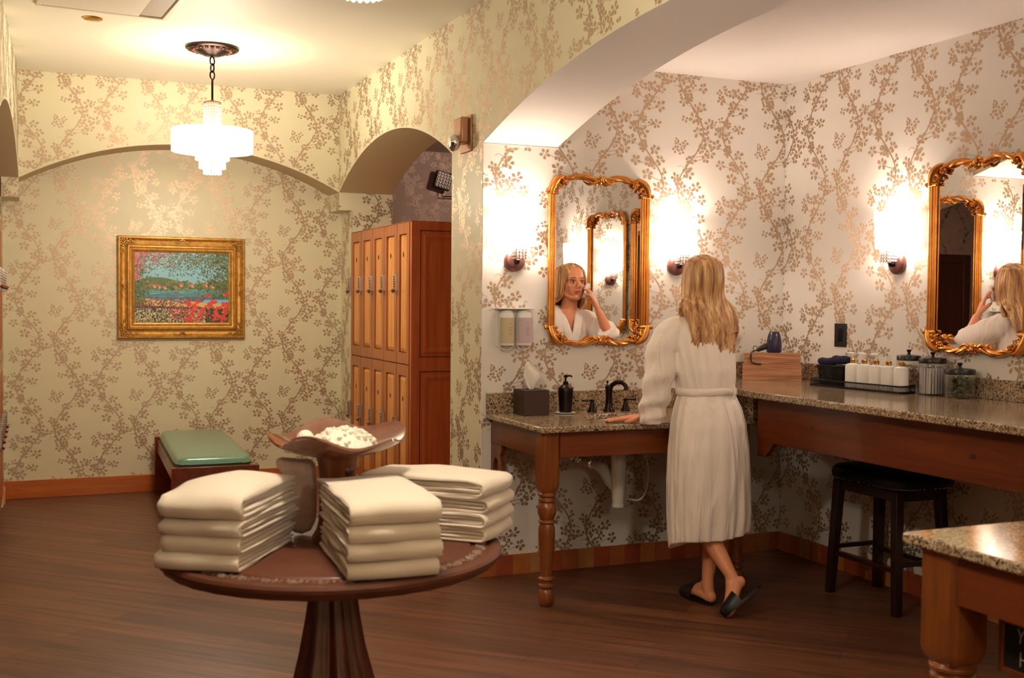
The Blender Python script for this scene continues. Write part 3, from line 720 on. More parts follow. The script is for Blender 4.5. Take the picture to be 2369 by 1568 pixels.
def vanity(x0, x1, yw, sgn, depth, tlabel, clabel, hand, lw=.049):
    """sgn: -1 when the vanity projects to -y (mirror wall), +1 to +y"""
    Y = lambda v: yw+sgn*v
    t = thing('vanity_table', tlabel, 'vanity table', (x0, Y(0), 0))
    def bb(mb, xa, xb, va, vb, z0, z1): 
        y0, y1 = sorted((Y(va)-Y(0), Y(vb)-Y(0))); mb.box(xa-x0, xb-x0, y0, y1, z0, z1)
    zt = .8625; vf = depth-.035
    lx0, lx1 = x0+.022+lw, x1-.022-lw; lv = vf-lw
    make_leg(t, lx0-x0, sgn*lv, zt, lw); make_leg(t, lx1-x0, sgn*lv, zt, lw)
    mb = MB(); bb(mb, lx0+lw, lx1-lw, lv+.018, lv+.045, .735, zt); mb.build('front_apron', m_wood_x, t, bevel=.002)
    for xx, nm in ((x0+.030, 'side_apron'), (x1-.057, 'side_apron')):
        mb = MB(); bb(mb, xx, xx+.027, .002, lv-lw, .735, zt); mb.build(nm, m_wood_y, t, bevel=.002)
    # pierced scroll brackets against the wall
    for xx in (x0+.032, x1-.057):
        mb = MB(); outer = []
        prof = [(0, .733), (.150, .733), (.146, .705), (.135, .690), (.128, .672), (.142, .650), (.152, .615), (.150, .575), (.132, .535), (.105, .510), (.085, .498), (.080, .470), (.060, .452), (0, .450)]
        hole = [(.070+.036*math.cos(a), .600+.062*math.sin(a)) for a in [2*PI*i/18 for i in range(18)]]
        # split into two half outlines around the hole
        up_ = [(0, .733)]+prof[1:7]+[(.152, .600), hole[0]]+[hole[i] for i in range(1, 10)]+[(0, .600)]
        lo_ = [(0, .600)]+[hole[i] for i in range(9, 18)]+[hole[0], (.152, .600)]+prof[7:]
        for pl in (up_, lo_):
            mb.prism([(sgn*(p[0]+.002), p[1]) for p in pl], xx-x0, xx-x0+.024, 'x')
        mb.build('scroll_bracket', m_wood_y, t, smooth=30)
    c = thing('granite_countertop', clabel, 'countertop', (x0, Y(0), .863))
    mb = MB(); zc = .863
    # slab with an oval cut-out for the basin
    cx, cv, ra, rb = (x0+x1)/2-x0, .40, .215, .165; N = 40
    outer = []; inner = []
    X0, X1, V0, V1 = .0, x1-x0, .003, depth
    for i in range(N):
        a = 2*PI*i/N; ca, sa = math.cos(a), math.sin(a)
        inner.append((cx+ra*ca, cv+rb*sa))
        tx = ((X1-cx) if ca > 0 else (cx-X0))/max(abs(ca), 1e-6); tv = ((V1-cv) if sa > 0 else (cv-V0))/max(abs(sa), 1e-6); tt = min(tx, tv)
        outer.append((cx+tt*ca, cv+tt*sa))
    # exact corners
    for cxn, cvn in ((X0, V0), (X1, V0), (X0, V1), (X1, V1)):
        k = min(range(N), key=lambda i: (outer[i][0]-cxn)**2+(outer[i][1]-cvn)**2); outer[k] = (cxn, cvn)
    for z in (0, .030):
        pass
    vv = []
    for z in (0, .030):
        vv += [(p[0], sgn*p[1], z) for p in outer]+[(p[0], sgn*p[1], z) for p in inner]
    ff = []
    for i in range(N):
        j = (i+1) % N
        ff += [(i, j, N+j, N+i), (2*N+i, 2*N+j, 3*N+j, 3*N+i), (i, j, 2*N+j, 2*N+i), (N+i, N+j, 3*N+j, 3*N+i)]
    mb.add(vv, ff); mb.build('slab', m_granite, c, smooth=30, bevel=.006)
    mb = MB(); mb.box(.0, X1, min(sgn*.003, sgn*.021), max(sgn*.003, sgn*.021), .0305, .140); mb.build('backsplash', m_granite, c, bevel=.002)
    mb = MB(); ex = (X1-.030) if hand > 0 else 0
    if hand > 0:
        mb.box(ex, ex+.028, min(sgn*.022, sgn*(depth-.012)), max(sgn*.022, sgn*(depth-.012)), .0305, .150); mb.build('side_splash', m_granite, c, bevel=.002)
    mb = MB(); R = 28; rings = []
    for k, (s, z) in enumerate(((1, .001), (.97, -.03), (.9, -.075), (.7, -.115), (.35, -.13), (.1, -.134))):
        rings.append([(cx+ra*s*math.cos(2*PI*j/R), sgn*(cv+rb*s*math.sin(2*PI*j/R)), z) for j in range(R)])
    rings += [[(cx+ra*(s+.03)*math.cos(2*PI*j/R), sgn*(cv+rb*(s+.03)*math.sin(2*PI*j/R)), z-.008) for j in range(R)] for s, z in ((.1, -.134), (.35, -.13), (.7, -.115), (.9, -.075), (.97, -.03), (.99, .0005))]
    mb.loft(rings, True, False); mb.build('sink_basin', m_white, c, smooth=60)
    return t, c
vanity(2.245, 3.500, YM, -1, YM-4.889, 'pine vanity table with turned legs under the sink counter where the woman stands', 'speckled granite counter with sink in front of the woman', 1)
vanity(2.130, 3.480, YN, 1, 2.325-YN, 'pine vanity table at the bottom right corner, its thick leg close up', 'polished granite counter jutting into the bottom right corner', 0, .066)

# makeup counter along the right wall, higher than the sink counter
t = thing('makeup_table_base', 'long pine base with deep apron under the raised makeup counter', 'table base', (XR, 3.9, 0))
Y0, Y1 = 2.42, 4.80
mb = MB(); mb.prism([(Y1-3.9, 1.0195), (Y0-3.9, 1.0195), (Y0-3.9, .79), (4.30-3.9, .79)]+[(4.665-3.9, .79), (4.678-3.9, .775), (4.690-3.9, .757), (4.706-3.9, .745), (4.722-3.9, .728), (4.735-3.9, .715), (Y1-3.9, .712)], 3.430-XR, 3.456-XR, 'x')
mb.build('front_apron', m_wood_y, t, bevel=.002)
mb = MB(); mb.box(3.504-XR, -.002, 4.775-3.9, 4.80-3.9, .79, 1.0195); mb.build('end_apron', m_wood_x, t, bevel=.002)
mb = MB(); mb.box(3.504-XR, -.002, 2.44-3.9, 2.465-3.9, .79, 1.0195); mb.build('end_apron', m_wood_x, t, bevel=.002)
mb = MB(); mb.box(3.456-XR, 3.504-XR, 4.775-3.9, 4.80-3.9, .712, 1.0195); mb.build('corner_block', m_wood_z, t, bevel=.002)
mb = MB(); mb.ball((3.430-XR, 4.36-3.9, .905), (.0008, .009, .008), 12); mb.ball((3.430-XR, 3.36-3.9, .90), (.0008, .018, .015), 14); mb.build('wood_knot', m_door, t)
c = thing('makeup_countertop', 'long raised granite counter along the right wall holding jars and bottles', 'countertop', (XR, 3.9, 1.02))
poly = [(3.334, 2.40), (3.334, 4.63)]+[(3.334+.030*(i/5)**1.6*1.0, 4.63+.29*i/5) for i in range(1, 6)]+[(3.395, 5.03), (3.455, 5.15), (3.56, 5.33), (3.67, 5.47), (3.745, 5.56), (3.765, YM-.003), (XR-.003, YM-.003), (XR-.003, 2.40)]
mb = MB(); mb.prism([(a-XR, b-3.9) for a, b in poly], 0, .035); mb.build('slab', m_granite, c, smooth=25, bevel=.006)
mb = MB(); mb.box(-.021, -.003, 2.40-3.9, YM-.003-3.9, .0352, .132); mb.build('backsplash', m_granite, c, bevel=.002)
pr_ = [(3.775, .0352)]+[(3.835-.06*math.cos(a), .072+.06*math.sin(a)) for a in [PI/2*i/6 for i in range(7)]]+[(XR-.0215, .132), (XR-.0215, .0352)]
mb = MB(); mb.prism([(a-XR, b) for a, b in pr_], YM-.021-3.9, YM-.003-3.9, 'y'); mb.build('end_backsplash', m_granite, c, smooth=25, bevel=.001)

# ------------------------------------------------------------------ lockers
def locker_bank(label, x, side, y0, n, w, rev=False):
    """front plane faces side*-x ; y0 = far end"""
    t = thing('locker_bank', label, 'lockers', (x, y0, 0))
    s = side   # +1: body extends to +x
    D = .50; L = n*w
    mb = MB(); mb.box(min(s*.022, s*D), max(s*.022, s*D), -L+.024, 0, .09, 2.018); mb.build('carcass', m_locker_f, t, smooth=0)
    mb = MB(); mb.box(min(s*.04, s*D), max(s*.04, s*D), -L+.03, -.004, 0, .09); mb.build('plinth', m_door, t, smooth=0)
    mb = MB(); mb.box(min(s*.004, s*D), max(s*.004, s*D), -L-.012, -L+.024, 0, 2.030)
    mb.build('end_panel', m_locker_side, t, bevel=.002)
    for z0, z1 in ((.18, 1.0), (1.14, 1.95)):
        mb = MB(); xa, xb = sorted((s*.085, s*.42))
        def rect(i, y): return [(xa+i, y, z0+i), (xb-i, y, z0+i), (xb-i, y, z1-i), (xa+i, y, z1-i)]
        mb.loft([rect(0, -L-.0125), rect(.012, -L-.020), rect(.020, -L-.020), rect(.045, -L-.0145)], True, True); mb.build('raised_panel', m_locker_side, t, smooth=0)
    for z0, z1 in ((.16, 1.02), (1.12, 1.97)):
        xa, xb = sorted((s*.067, s*.44)); mb = MB(); ring = lambda i: [(xa+i, z0+i), (xb-i, z0+i), (xb-i, z1-i), (xa+i, z1-i)]
        for (p, q) in zip(ring(0), ring(0)[1:]+ring(0)[:1]):
            mb.box(min(p[0], q[0])-.003, max(p[0], q[0])+.003, -L-.0135, -L-.0122, min(p[1], q[1])-.003, max(p[1], q[1])+.003)
        mb.build('panel_groove_shade', m_door, t, smooth=0)  # dark strips standing proud, painting the shade of a panel groove
    for i in range(n):
        for (z0, z1) in ((.10, 1.060), (1.068, 2.028)):
            ya, yb = -(i+1)*w+.004+(.024 if i == n-1 else 0), -i*w-.004
            mb = MB(); xa, xb = sorted((0, s*.021)); f = .055
            mb.box(xa, xb, ya, ya+f, z0, z1, 0); mb.box(xa, xb, yb-f, yb, z0, z1, 0)
            mb.box(xa, xb, ya+f, yb-f, z0, z0+.075, 0); mb.box(xa, xb, ya+f, yb-f, z1-.075, z1, 0)
            a, b, c_, d = ya+f, yb-f, z0+.075, z1-.075
            def rc(q, xx): return [(xx, a+q, c_+q), (xx, b-q, c_+q), (xx, b-q, d-q), (xx, a+q, d-q)]
            mb.loft([rc(0, s*.014), rc(.004, s*.014), rc(.030, s*.004), rc(.031, s*.004)], True, True, 1)
            do = mb.build('locker_door', [m_locker_f, m_wood], t, smooth=0)
            mb = MB(); zl = z0+.50 if z0 > 1 else z0+.485
            yl = yb-.018 if not rev else ya+.018
            xo = sorted((0, -s*.026))
            mb.box(xo[0], xo[1], yl-.016, yl+.016, zl, zl+.115, 0)
            for q in range(5): mb.box(*sorted((-s*.026, -s*.030)), yl-.011, yl+.011, zl+.022+.017*q, zl+.032+.017*q, 1)
            mb.tube([(-s*.026, yl, zl+.004), (-s*.042, yl, zl-.008)], .013, 12, 1); mb.tube([(-s*.020, yl, zl), (-s*.020, yl, zl-.03)], .008, 8, 0)
            mb.build('combination_lock', [m_steel, m_bronze_l], do, bevel=.001)
            mb = MB(); zz = z1-.235 if z0 < 1 else z1-.215; ym = (ya+yb)/2
            mb.lathe([(.001, 0), (.012, 0), (.012, .0012), (.001, .0012)], (0, 0, 0), 14, M=Matrix.Translation((s*.0034-s*.0012*0, ym, zz)) @ Matrix.Scale(1.5, 4, (0, 0, 1)) @ Matrix.Rotation(-s*PI/2, 4, 'Y'))
            mb.build('number_plate', m_green_d, do, smooth=0)
    mb = MB(); mb.box(min(s*-.0, s*D), max(s*-.0, s*D), -L-.012, 0, 2.0305, 2.034); mb.build('top_board', m_locker_f, t, smooth=0)
    return t
locker_bank('bank of ten honey oak lockers filling the small arch beside the niche', 2.318, 1, 8.713, 5, .3065)
locker_bank('second oak locker bank of which only a sliver shows at the left edge', -.213, -1, 8.713, 5, .3065)

# ------------------------------------------------------------------ bench with green cushion
t = thing('bench', 'dark wooden bench with slab ends standing before the niche wall', 'bench', (1.08, 8.08, 0), -.035)
for yy in (-.87, .83):
    mb = MB(); mb.box(-.27, .27, yy, yy+.04, 0, .44); mb.build('end_slab', m_bench, t, bevel=.003)
for s in (-1, 1):
    mb = MB(); mb.box(*sorted((s*.225, s*.250)), -.829, .829, .32, .42); mb.build('side_rail', m_bench, t, bevel=.003)
mb = MB(); mb.box(-.2245, .2245, -.829, .829, .385, .405); mb.build('seat_board', m_bench, t, smooth=0)
def cushion(label, loc, rz):
    mb = MB(); hx, hy, hz = .238, .818, .042; rings = []
    for z, i in ((-hz, .035), (-hz+.012, .008), (-.006, .0), (.004, -.006), (.012, .0), (hz-.014, .006), (hz-.002, .022), (hz+.003, .06)):
        ring = []
        for k in range(48):
            a = 2*PI*k/48; c, s = math.cos(a), math.sin(a); p = .16
            ring.append(((hx-i)*math.copysign(abs(c)**p, c), (hy-i)*math.copysign(abs(s)**p, s), z+hz))
        rings.append(ring)
    mb.loft(rings); t = thing('bench_cushion', label, 'cushion', loc, rz)
    mb.build('cushion_body', m_cloth_g, t, smooth=60)
    mb = MB(); 
    for zz in (.006,):
        mb.tube([( (hx+.002)*math.copysign(abs(math.cos(a))**.16, math.cos(a)), (hy+.002)*math.copysign(abs(math.sin(a))**.16, math.sin(a)), zz+.036+.002*math.sin(k*2.2)) for k, a in enumerate([2*PI*k/72 for k in range(72)])], .0055, 6, closed=True)
    mb.build('piping', m_green_d, t)
cushion('shiny green vinyl cushion on the wooden bench', (1.08, 8.08, .4065), -.035)

# ------------------------------------------------------------------ stool
t = thing('stool', 'dark mahogany stool with black nail-trimmed leather seat under the makeup counter', 'stool', (3.965, 4.43, 0))
def sq(hx, hy, z, p=.5, n=40): return [(hx*math.copysign(abs(math.cos(a))**p, math.cos(a)), hy*math.copysign(abs(math.sin(a))**p, math.sin(a)), z) for a in [2*PI*k/n for k in range(n)]]
mb = MB(); mb.loft([sq(.165, .262, .600), sq(.185, .283, .604), sq(.190, .288, .630), sq(.186, .284, .655), sq(.17, .265, .672), sq(.12, .2, .682), sq(.04, .08, .684)]); mb.build('seat', m_leather, t, smooth=60)
mb = MB()
for a in [2*PI*k/90 for k in range(90)]:
    mb.ball((.188*math.copysign(abs(math.cos(a))**.5, math.cos(a)), .286*math.copysign(abs(math.sin(a))**.5, math.sin(a)), .612), .0042, 6)
mb.build('nail_trim', m_steel, t)
for sx in (-1, 1):
    for sy in (-1, 1):
        mb = MB(); rings = []
        for z, q, w in ((0, 1.0, .020), (.6, .86, .023)):
            cx, cy = sx*.155*q, sy*.245*q
            rings.append([(cx-w, cy-w, z), (cx+w, cy-w, z), (cx+w, cy+w, z), (cx-w, cy+w, z)])
        mb.loft(rings); lg = mb.build('leg', m_stool, t, bevel=.003)
        mb = MB(); mb.lathe([(.012, 0), (.012, .006), (.001, .007)], (sx*.155, sy*.245, 0), 10); mb.build('foot_glide', m_steel, lg)
for z, hh in ((.20, .022), (.545, .05)):
    q = 1-.14*z/.6
    for s in (-1, 1):
        mb = MB(); mb.box(s*.155*q-.009, s*.155*q+.009, -.245*q+.021, .245*q-.021, z, z+hh); mb.build('rail' if z > .4 else 'stretcher', m_stool, t, bevel=.002)
        mb = MB(); mb.box(-.155*q+.021, .155*q-.021, s*.245*q-.009, s*.245*q+.009, z+(.03 if z < .4 else 0), z+(.03 if z < .4 else 0)+hh); mb.build('rail' if z > .4 else 'stretcher', m_stool, t, bevel=.002)
# ------------------------------------------------------------------ round table
TC = (.829, 3.318); TZ = .76
t = thing('round_table', 'round carved pedestal table in the foreground stacked with towels', 'table', (TC[0], TC[1], 0))
mb = MB(); mb.lathe([(.001, .728), (.30, .728), (.46, .722), (.492, .716), (.500, .722), (.504, .730), (.513, .738), (.514, .748), (.508, .756), (.496, .7595), (.478, .757), (.474, .754), (.420, .754), (.416, .7585), (.412, TZ), (.001, TZ)], seg=96, rf=lambda a, z: 1+(.004*math.sin(a*60) if z < .725 else 0))
mb.build('tabletop', m_table, t, smooth=35)
mb = MB()
for k in range(40):
    a = 2*PI*k/40; M = Matrix.Rotation(a, 4, 'Z') @ Matrix.Translation((.447, 0, .755))
    for i in range(9):
        b = -PI/2*1.2+i*PI*1.2/8; mb.ball(M @ Vector((.004+.019*math.cos(b)*1.0-.008, .019*math.sin(b), .0)), (.0055, .0055, .0065), 5)
    mb.ball(M @ Vector((.006, 0, .0)), (.011, .009, .0075), 6)
    M2 = Matrix.Rotation(a+PI/40, 4, 'Z') @ Matrix.Translation((.447, 0, .755)); mb.ball(M2 @ Vector((0, 0, 0)), (.018, .004, .004), 6, M=Matrix.Rotation(a+PI/40, 3, 'Z'))
mb.build('carved_border', m_carve, t)
mb = MB(); prof = [(.30, 0), (.305, .02), (.285, .05), (.25, .10), (.20, .18), (.165, .26), (.135, .34), (.108, .44), (.088, .54), (.074, .63), (.070, .69), (.078, .7275)]
rings = []
for r, z in [(prof[i][0]+(prof[i+1][0]-prof[i][0])*q/4, prof[i][1]+(prof[i+1][1]-prof[i][1])*q/4) for i in range(len(prof)-1) for q in range(4)]+[prof[-1]]:
    rings.append([(r*.86*f*math.cos(a), r*.86*f*math.sin(a), z) for a in [2*PI*j/144 for j in range(144)] for f in [1+.10*math.sin(8*a+4.5*z+.6*math.sin(9*z))+.03*math.sin(19*a+7*z)]])
mb.loft(rings); mb.build('twisted_pedestal', m_table_d, t, smooth=70)

# ------------------------------------------------------------------ folded towels
def towel_mesh(Wd, Ln, h, seed, puff=.0):
    r = random.Random(seed); mb = MB(); t = h/4.35
    ns = 22
    for layer in range(2):
        ti = t*1.02; zb = t*(.5+layer*1.12); R = (h-2*zb)/2
        xe = Wd-layer*.006+r.uniform(-.006, .006); xe2 = Wd-layer*.008+r.uniform(-.012, .006)
        xc = h/2*.95
        path = [(xe2+(xc-xe2)*i/14, zb) for i in range(15)]+[(xc-R*math.sin(a)*1.12, h/2-R*math.cos(a)) for a in [PI*i/10 for i in range(1, 10)]]+[(xc+(xe-xc)*i/14, h-zb) for i in range(15)]
        n = len(path); left = []; right = []
        for i, p in enumerate(path):
            a = Vector(path[min(i+1, n-1)])-Vector(path[max(i-1, 0)]); a.normalize(); nn = Vector((-a.y, a.x))*ti*.5
            left.append((p[0]+nn.x, p[1]+nn.y)); right.append((p[0]-nn.x, p[1]-nn.y))
        e0 = (Vector(path[0])-Vector(path[1])).normalized()*ti*.45; e1 = (Vector(path[-1])-Vector(path[-2])).normalized()*ti*.45
        poly = left+[(path[-1][0]+e1.x, path[-1][1]+e1.y)]+right[::-1]+[(path[0][0]+e0.x, path[0][1]+e0.y)]
        cen = [path[i] for i in range(n)]+[path[-1]]+[path[i] for i in range(n-1, -1, -1)]+[path[0]]
        sh = [r.uniform(-.004, .004) for _ in range(3)]
        rings = []
        for k in range(ns+1):
            v = k/ns; y = Ln*v; q = 1
            if k == 0: q = .45
            if k == 1: y = Ln*.012; q = .9
            if k == ns-1: y = Ln*.988; q = .9
            if k == ns: q = .45
            ring = []
            for (px_, pz), (cx, cz) in zip(poly, cen):
                x = cx+(px_-cx)*q; z = cz+(pz-cz)*q
                nx = noise.noise(Vector((x*9, y*9, seed*1.7+layer)))*.010; nz = noise.noise(Vector((x*7+5, y*8, seed*2.3+layer*.3)))
                up_ = max(0, z/h)
                z += nz*.0070*up_+puff*up_*math.sin(PI*min(max(x/Wd, 0), 1))*math.sin(PI*v)**.6
                yo = y+(nz*.005 if 0 < v < 1 else 0)+layer*.003*(1 if v < .5 else -1)+noise.noise(Vector((x*7, z*90, seed+layer)))*.010*(min(Ln, .2)/.2)
                ring.append((x+nx+.004*math.sin(PI*v)*(-1 if x < h else 0), yo, max(z, .0004)))
            rings.append(ring)
        mb.loft(rings)
    return mb
cnt = 0
def stack(origin, ang, Wd, Ln, hs, labels, jit=.004, grp=None, puff=.012):
    global cnt
    z = TZ+.0005
    for i, (h, l) in enumerate(zip(hs, labels)):
        r = random.Random(cnt*5+2); cnt += 1
        mb = towel_mesh(Wd+r.uniform(-.012, .008), Ln+r.uniform(-.008, .008), h, cnt+3, (puff if i == len(hs)-1 else .003))
        o = mb.build('folded_towel', m_towel, None, smooth=75)
        o.location = (origin[0]+r.uniform(-jit, jit), origin[1]+r.uniform(-jit, jit), z); o.rotation_euler = (0, 0, ang+r.uniform(-.02, .02))
        tag(o, l, 'towel', grp); z += h*1.0
pos = ['bottom', 'second from the bottom', 'third from the bottom', 'top']
def labs(fmt): return [fmt % p for p in pos]
stack((.503, 3.040), 1.00, .43, .235, (.046, .046, .047, .062), labs('white folded towel, %s of the left stack on the round table'), grp='folded towels in the left stack', puff=.038)
stack((1.000, 2.812), 1.50, .47, .255, (.050, .048, .047, .060), labs('white folded towel, %s of the middle stack nearest the camera'), grp='folded towels in the middle stack')
stack((1.425, 3.315), math.atan2(.69, -.72), .43, .245, (.044, .046, .046, .056), labs('white folded towel, %s of the right stack hanging over the table edge'), grp='folded towels in the right stack')

# ------------------------------------------------------------------ pedestal bowl with salts, driftwood
t = thing('pedestal_bowl', 'glossy brown petal-edged bowl raised on a wooden post among the towels', 'bowl', (.858, 3.375, TZ))
mb = MB(); mb.lathe([(.078, 0), (.078, .012), (.070, .024), (.064, .035), (.058, .06), (.056, .12), (.056, .20), (.062, .245), (.068, .262)], seg=32); mb.build('post', m_post, t)
mb = MB(); mb.ball((.020, -.052, .218), (.017, .008, .017), 14); mb.build('post_hollow', m_door, t)
def rim(a): return .208*(1+.045*math.sin(5*a+.5)+.035*math.sin(3*a+1.2)), .066+.014*math.sin(5*a+.2)+.010*math.sin(2*a-.4)+.006*math.sin(3*a+2.0)+.012*math.cos(a-.95)
rings = []; NB = 96
for s in (.28, .45, .65, .85, .96, 1.0): rings.append([(rim(a)[0]*s*math.cos(a), rim(a)[0]*s*math.sin(a), .255+(rim(a)[1])*(s**2.3)*1.0-.0) for a in [2*PI*j/NB for j in range(NB)]])
for s in (.985, .94, .83, .63, .44, .26): rings.append([(rim(a)[0]*s*math.cos(a), rim(a)[0]*s*math.sin(a), .264+(rim(a)[1])*(s**2.3)*1.0) for a in [2*PI*j/NB for j in range(NB)]])
mb = MB(); mb.loft(rings); mb.build('bowl_dish', m_bowl, t, smooth=80)
BX, BY, BZ = .850, 3.375, TZ+.264
mb = MB(); rings = []
for k in range(14):
    s = 1-k/13.5; rings.append([((.112*s*(1+.10*math.sin(3*a)))*math.cos(a)+.018, (.095*s)*math.sin(a)-.012, .014+.062*(1-s**2.2)+.010*noise.noise(Vector((math.cos(a)*s*9, math.sin(a)*s*9, 2)))+.006*(s**2.2)) for a in [2*PI*j/48 for j in range(48)]])
mb.loft(rings)
r = random.Random(5)
for k in range(90):
    a = r.uniform(0, 2*PI); s = r.uniform(0, .8)**.6; z = .014+.062*(1-s**2.2)+.006*(s**2.2)
    mb.ball((.112*s*math.cos(a)+.018, .095*s*math.sin(a)-.012, z+.002), r.uniform(.005, .011), 6)
o = mb.build('bath_salt_heap', m_salt, None, smooth=50); o.location = (BX+.004, BY, BZ+.004)
tag(o, 'heap of white bath salt crystals in the raised bowl', 'bath salt', kind='stuff')
mb = MB(); mb.ball((0, 0, 0), (.029, .025, .034), 20); o = mb.build('round_soap', m_salt); o.location = (.748, 3.335, BZ+.050); tag(o, 'smooth white egg-shaped soap at the left inside the raised bowl', 'soap')
# driftwood slabs around the post
def slab(name, label, poly, d0, d1, loc, rz, m):
    mb = MB(); n = len(poly); rr = []
    for t_, s in ((d0, .82), (d0+.012, 1), ((d0+d1)/2, 1.04), (d1-.012, 1), (d1, .82)):
        cx = sum(p[0] for p in poly)/n; cz = sum(p[1] for p in poly)/n
        rr.append([(cx+(p[0]-cx)*s, t_, max(.001, cz+(p[1]-cz)*s)) for p in poly])
    mb.loft(rr); o = mb.build(name, m, smooth=80, sub=1); o.location = loc; o.rotation_euler[2] = rz
    return tag(o, label, 'driftwood')
slab('driftwood', 'mauve weathered driftwood slab standing left of the bowl post', [(.0, 0), (.075, 0), (.085, .08), (.082, .16), (.085, .235), (.05, .240), (.02, .238), (-.03, .250), (-.045, .232), (-.035, .205), (.0, .185), (.005, .15), (-.012, .12), (.0, .06)], 0, .06, (.728, 3.455, TZ), -.15, m_stone)
slab('coral_piece', 'small pale coral-like knob standing right of the bowl post', [(.0, 0), (.09, 0), (.085, .10), (.075, .165), (.05, .172), (.035, .185), (.034, .22), (.025, .242), (.008, .240), (.0, .215), (.002, .16)], 0, .05, (.905, 3.475, TZ), -.1, mat('pale_coral', c255(196, 168, 150), .8, bump=(60, .6, .004)))

# ------------------------------------------------------------------ painting
t = thing('framed_painting', 'lakeside garden painting in an ornate gold frame on the niche wall', 'painting', (1.060, YB, 1.583))
PWd, PHt, FWd = .954, .788, .128
prof = [(0, 0), (0, .030), (.006, .040), (.016, .042), (.022, .034), (.034, .022), (.052, .018), (.066, .024), (.074, .036), (.084, .038), (.090, .028), (.098, .026), (.106, .030), (.112, .022), (.122, .018), (.128, .010), (.128, .001)]
def fr(i): return [(-PWd/2+i, -PHt/2+i), (PWd/2-i, -PHt/2+i), (PWd/2-i, PHt/2-i), (-PWd/2+i, PHt/2-i)]
mb = MB()
mb.loft([[(x, -d, z) for x, z in fr(i)] for i, d in prof], True, False); mb.build('picture_frame', m_goldp, t, smooth=20)
for sx, sz in ((-1, -1), (1, -1), (1, 1), (-1, 1)):
    mb = MB(); c0 = Vector((sx*(PWd/2-.040), -.036, sz*(PHt/2-.040)))
    for rr, n in ((.030, 12), (.015, 7)):
        for k in range(n): a = 2*PI*k/n; mb.ball(c0+Vector((rr*math.cos(a), 0, rr*math.sin(a))), (.0085, .009, .0085), 6)
    mb.ball(c0, .009, 8)
    for d in ((-sx, 0), (0, -sz)):
        for i in range(6): mb.ball(c0+Vector((d[0]*(.040+.013*i), 0, d[1]*(.040+.013*i)))+Vector((d[1]*.01*math.sin(i*1.7), 0, d[0]*.01*math.sin(i*1.7))), (.009-.0007*i, .008, .009-.0007*i), 6)
    mb.build('corner_ornament', m_goldp, t)
for x, z, h in ((0, PHt/2-.036, 1), (0, -PHt/2+.036, 1), (-PWd/2+.036, 0, 0), (PWd/2-.036, 0, 0)):
    mb = MB()
    for i in range(-5, 6):
        w = .0105*(1-abs(i)/8); o_ = .013*math.cos(i*1.1)*(1-abs(i)/7)
        c0 = Vector((i*.014, 0, o_)) if h else Vector((o_, 0, i*.014)); mb.ball(Vector((x, -.036, z))+c0, (w, .008, w), 6)
    mb.build('centre_ornament', m_goldp, t)
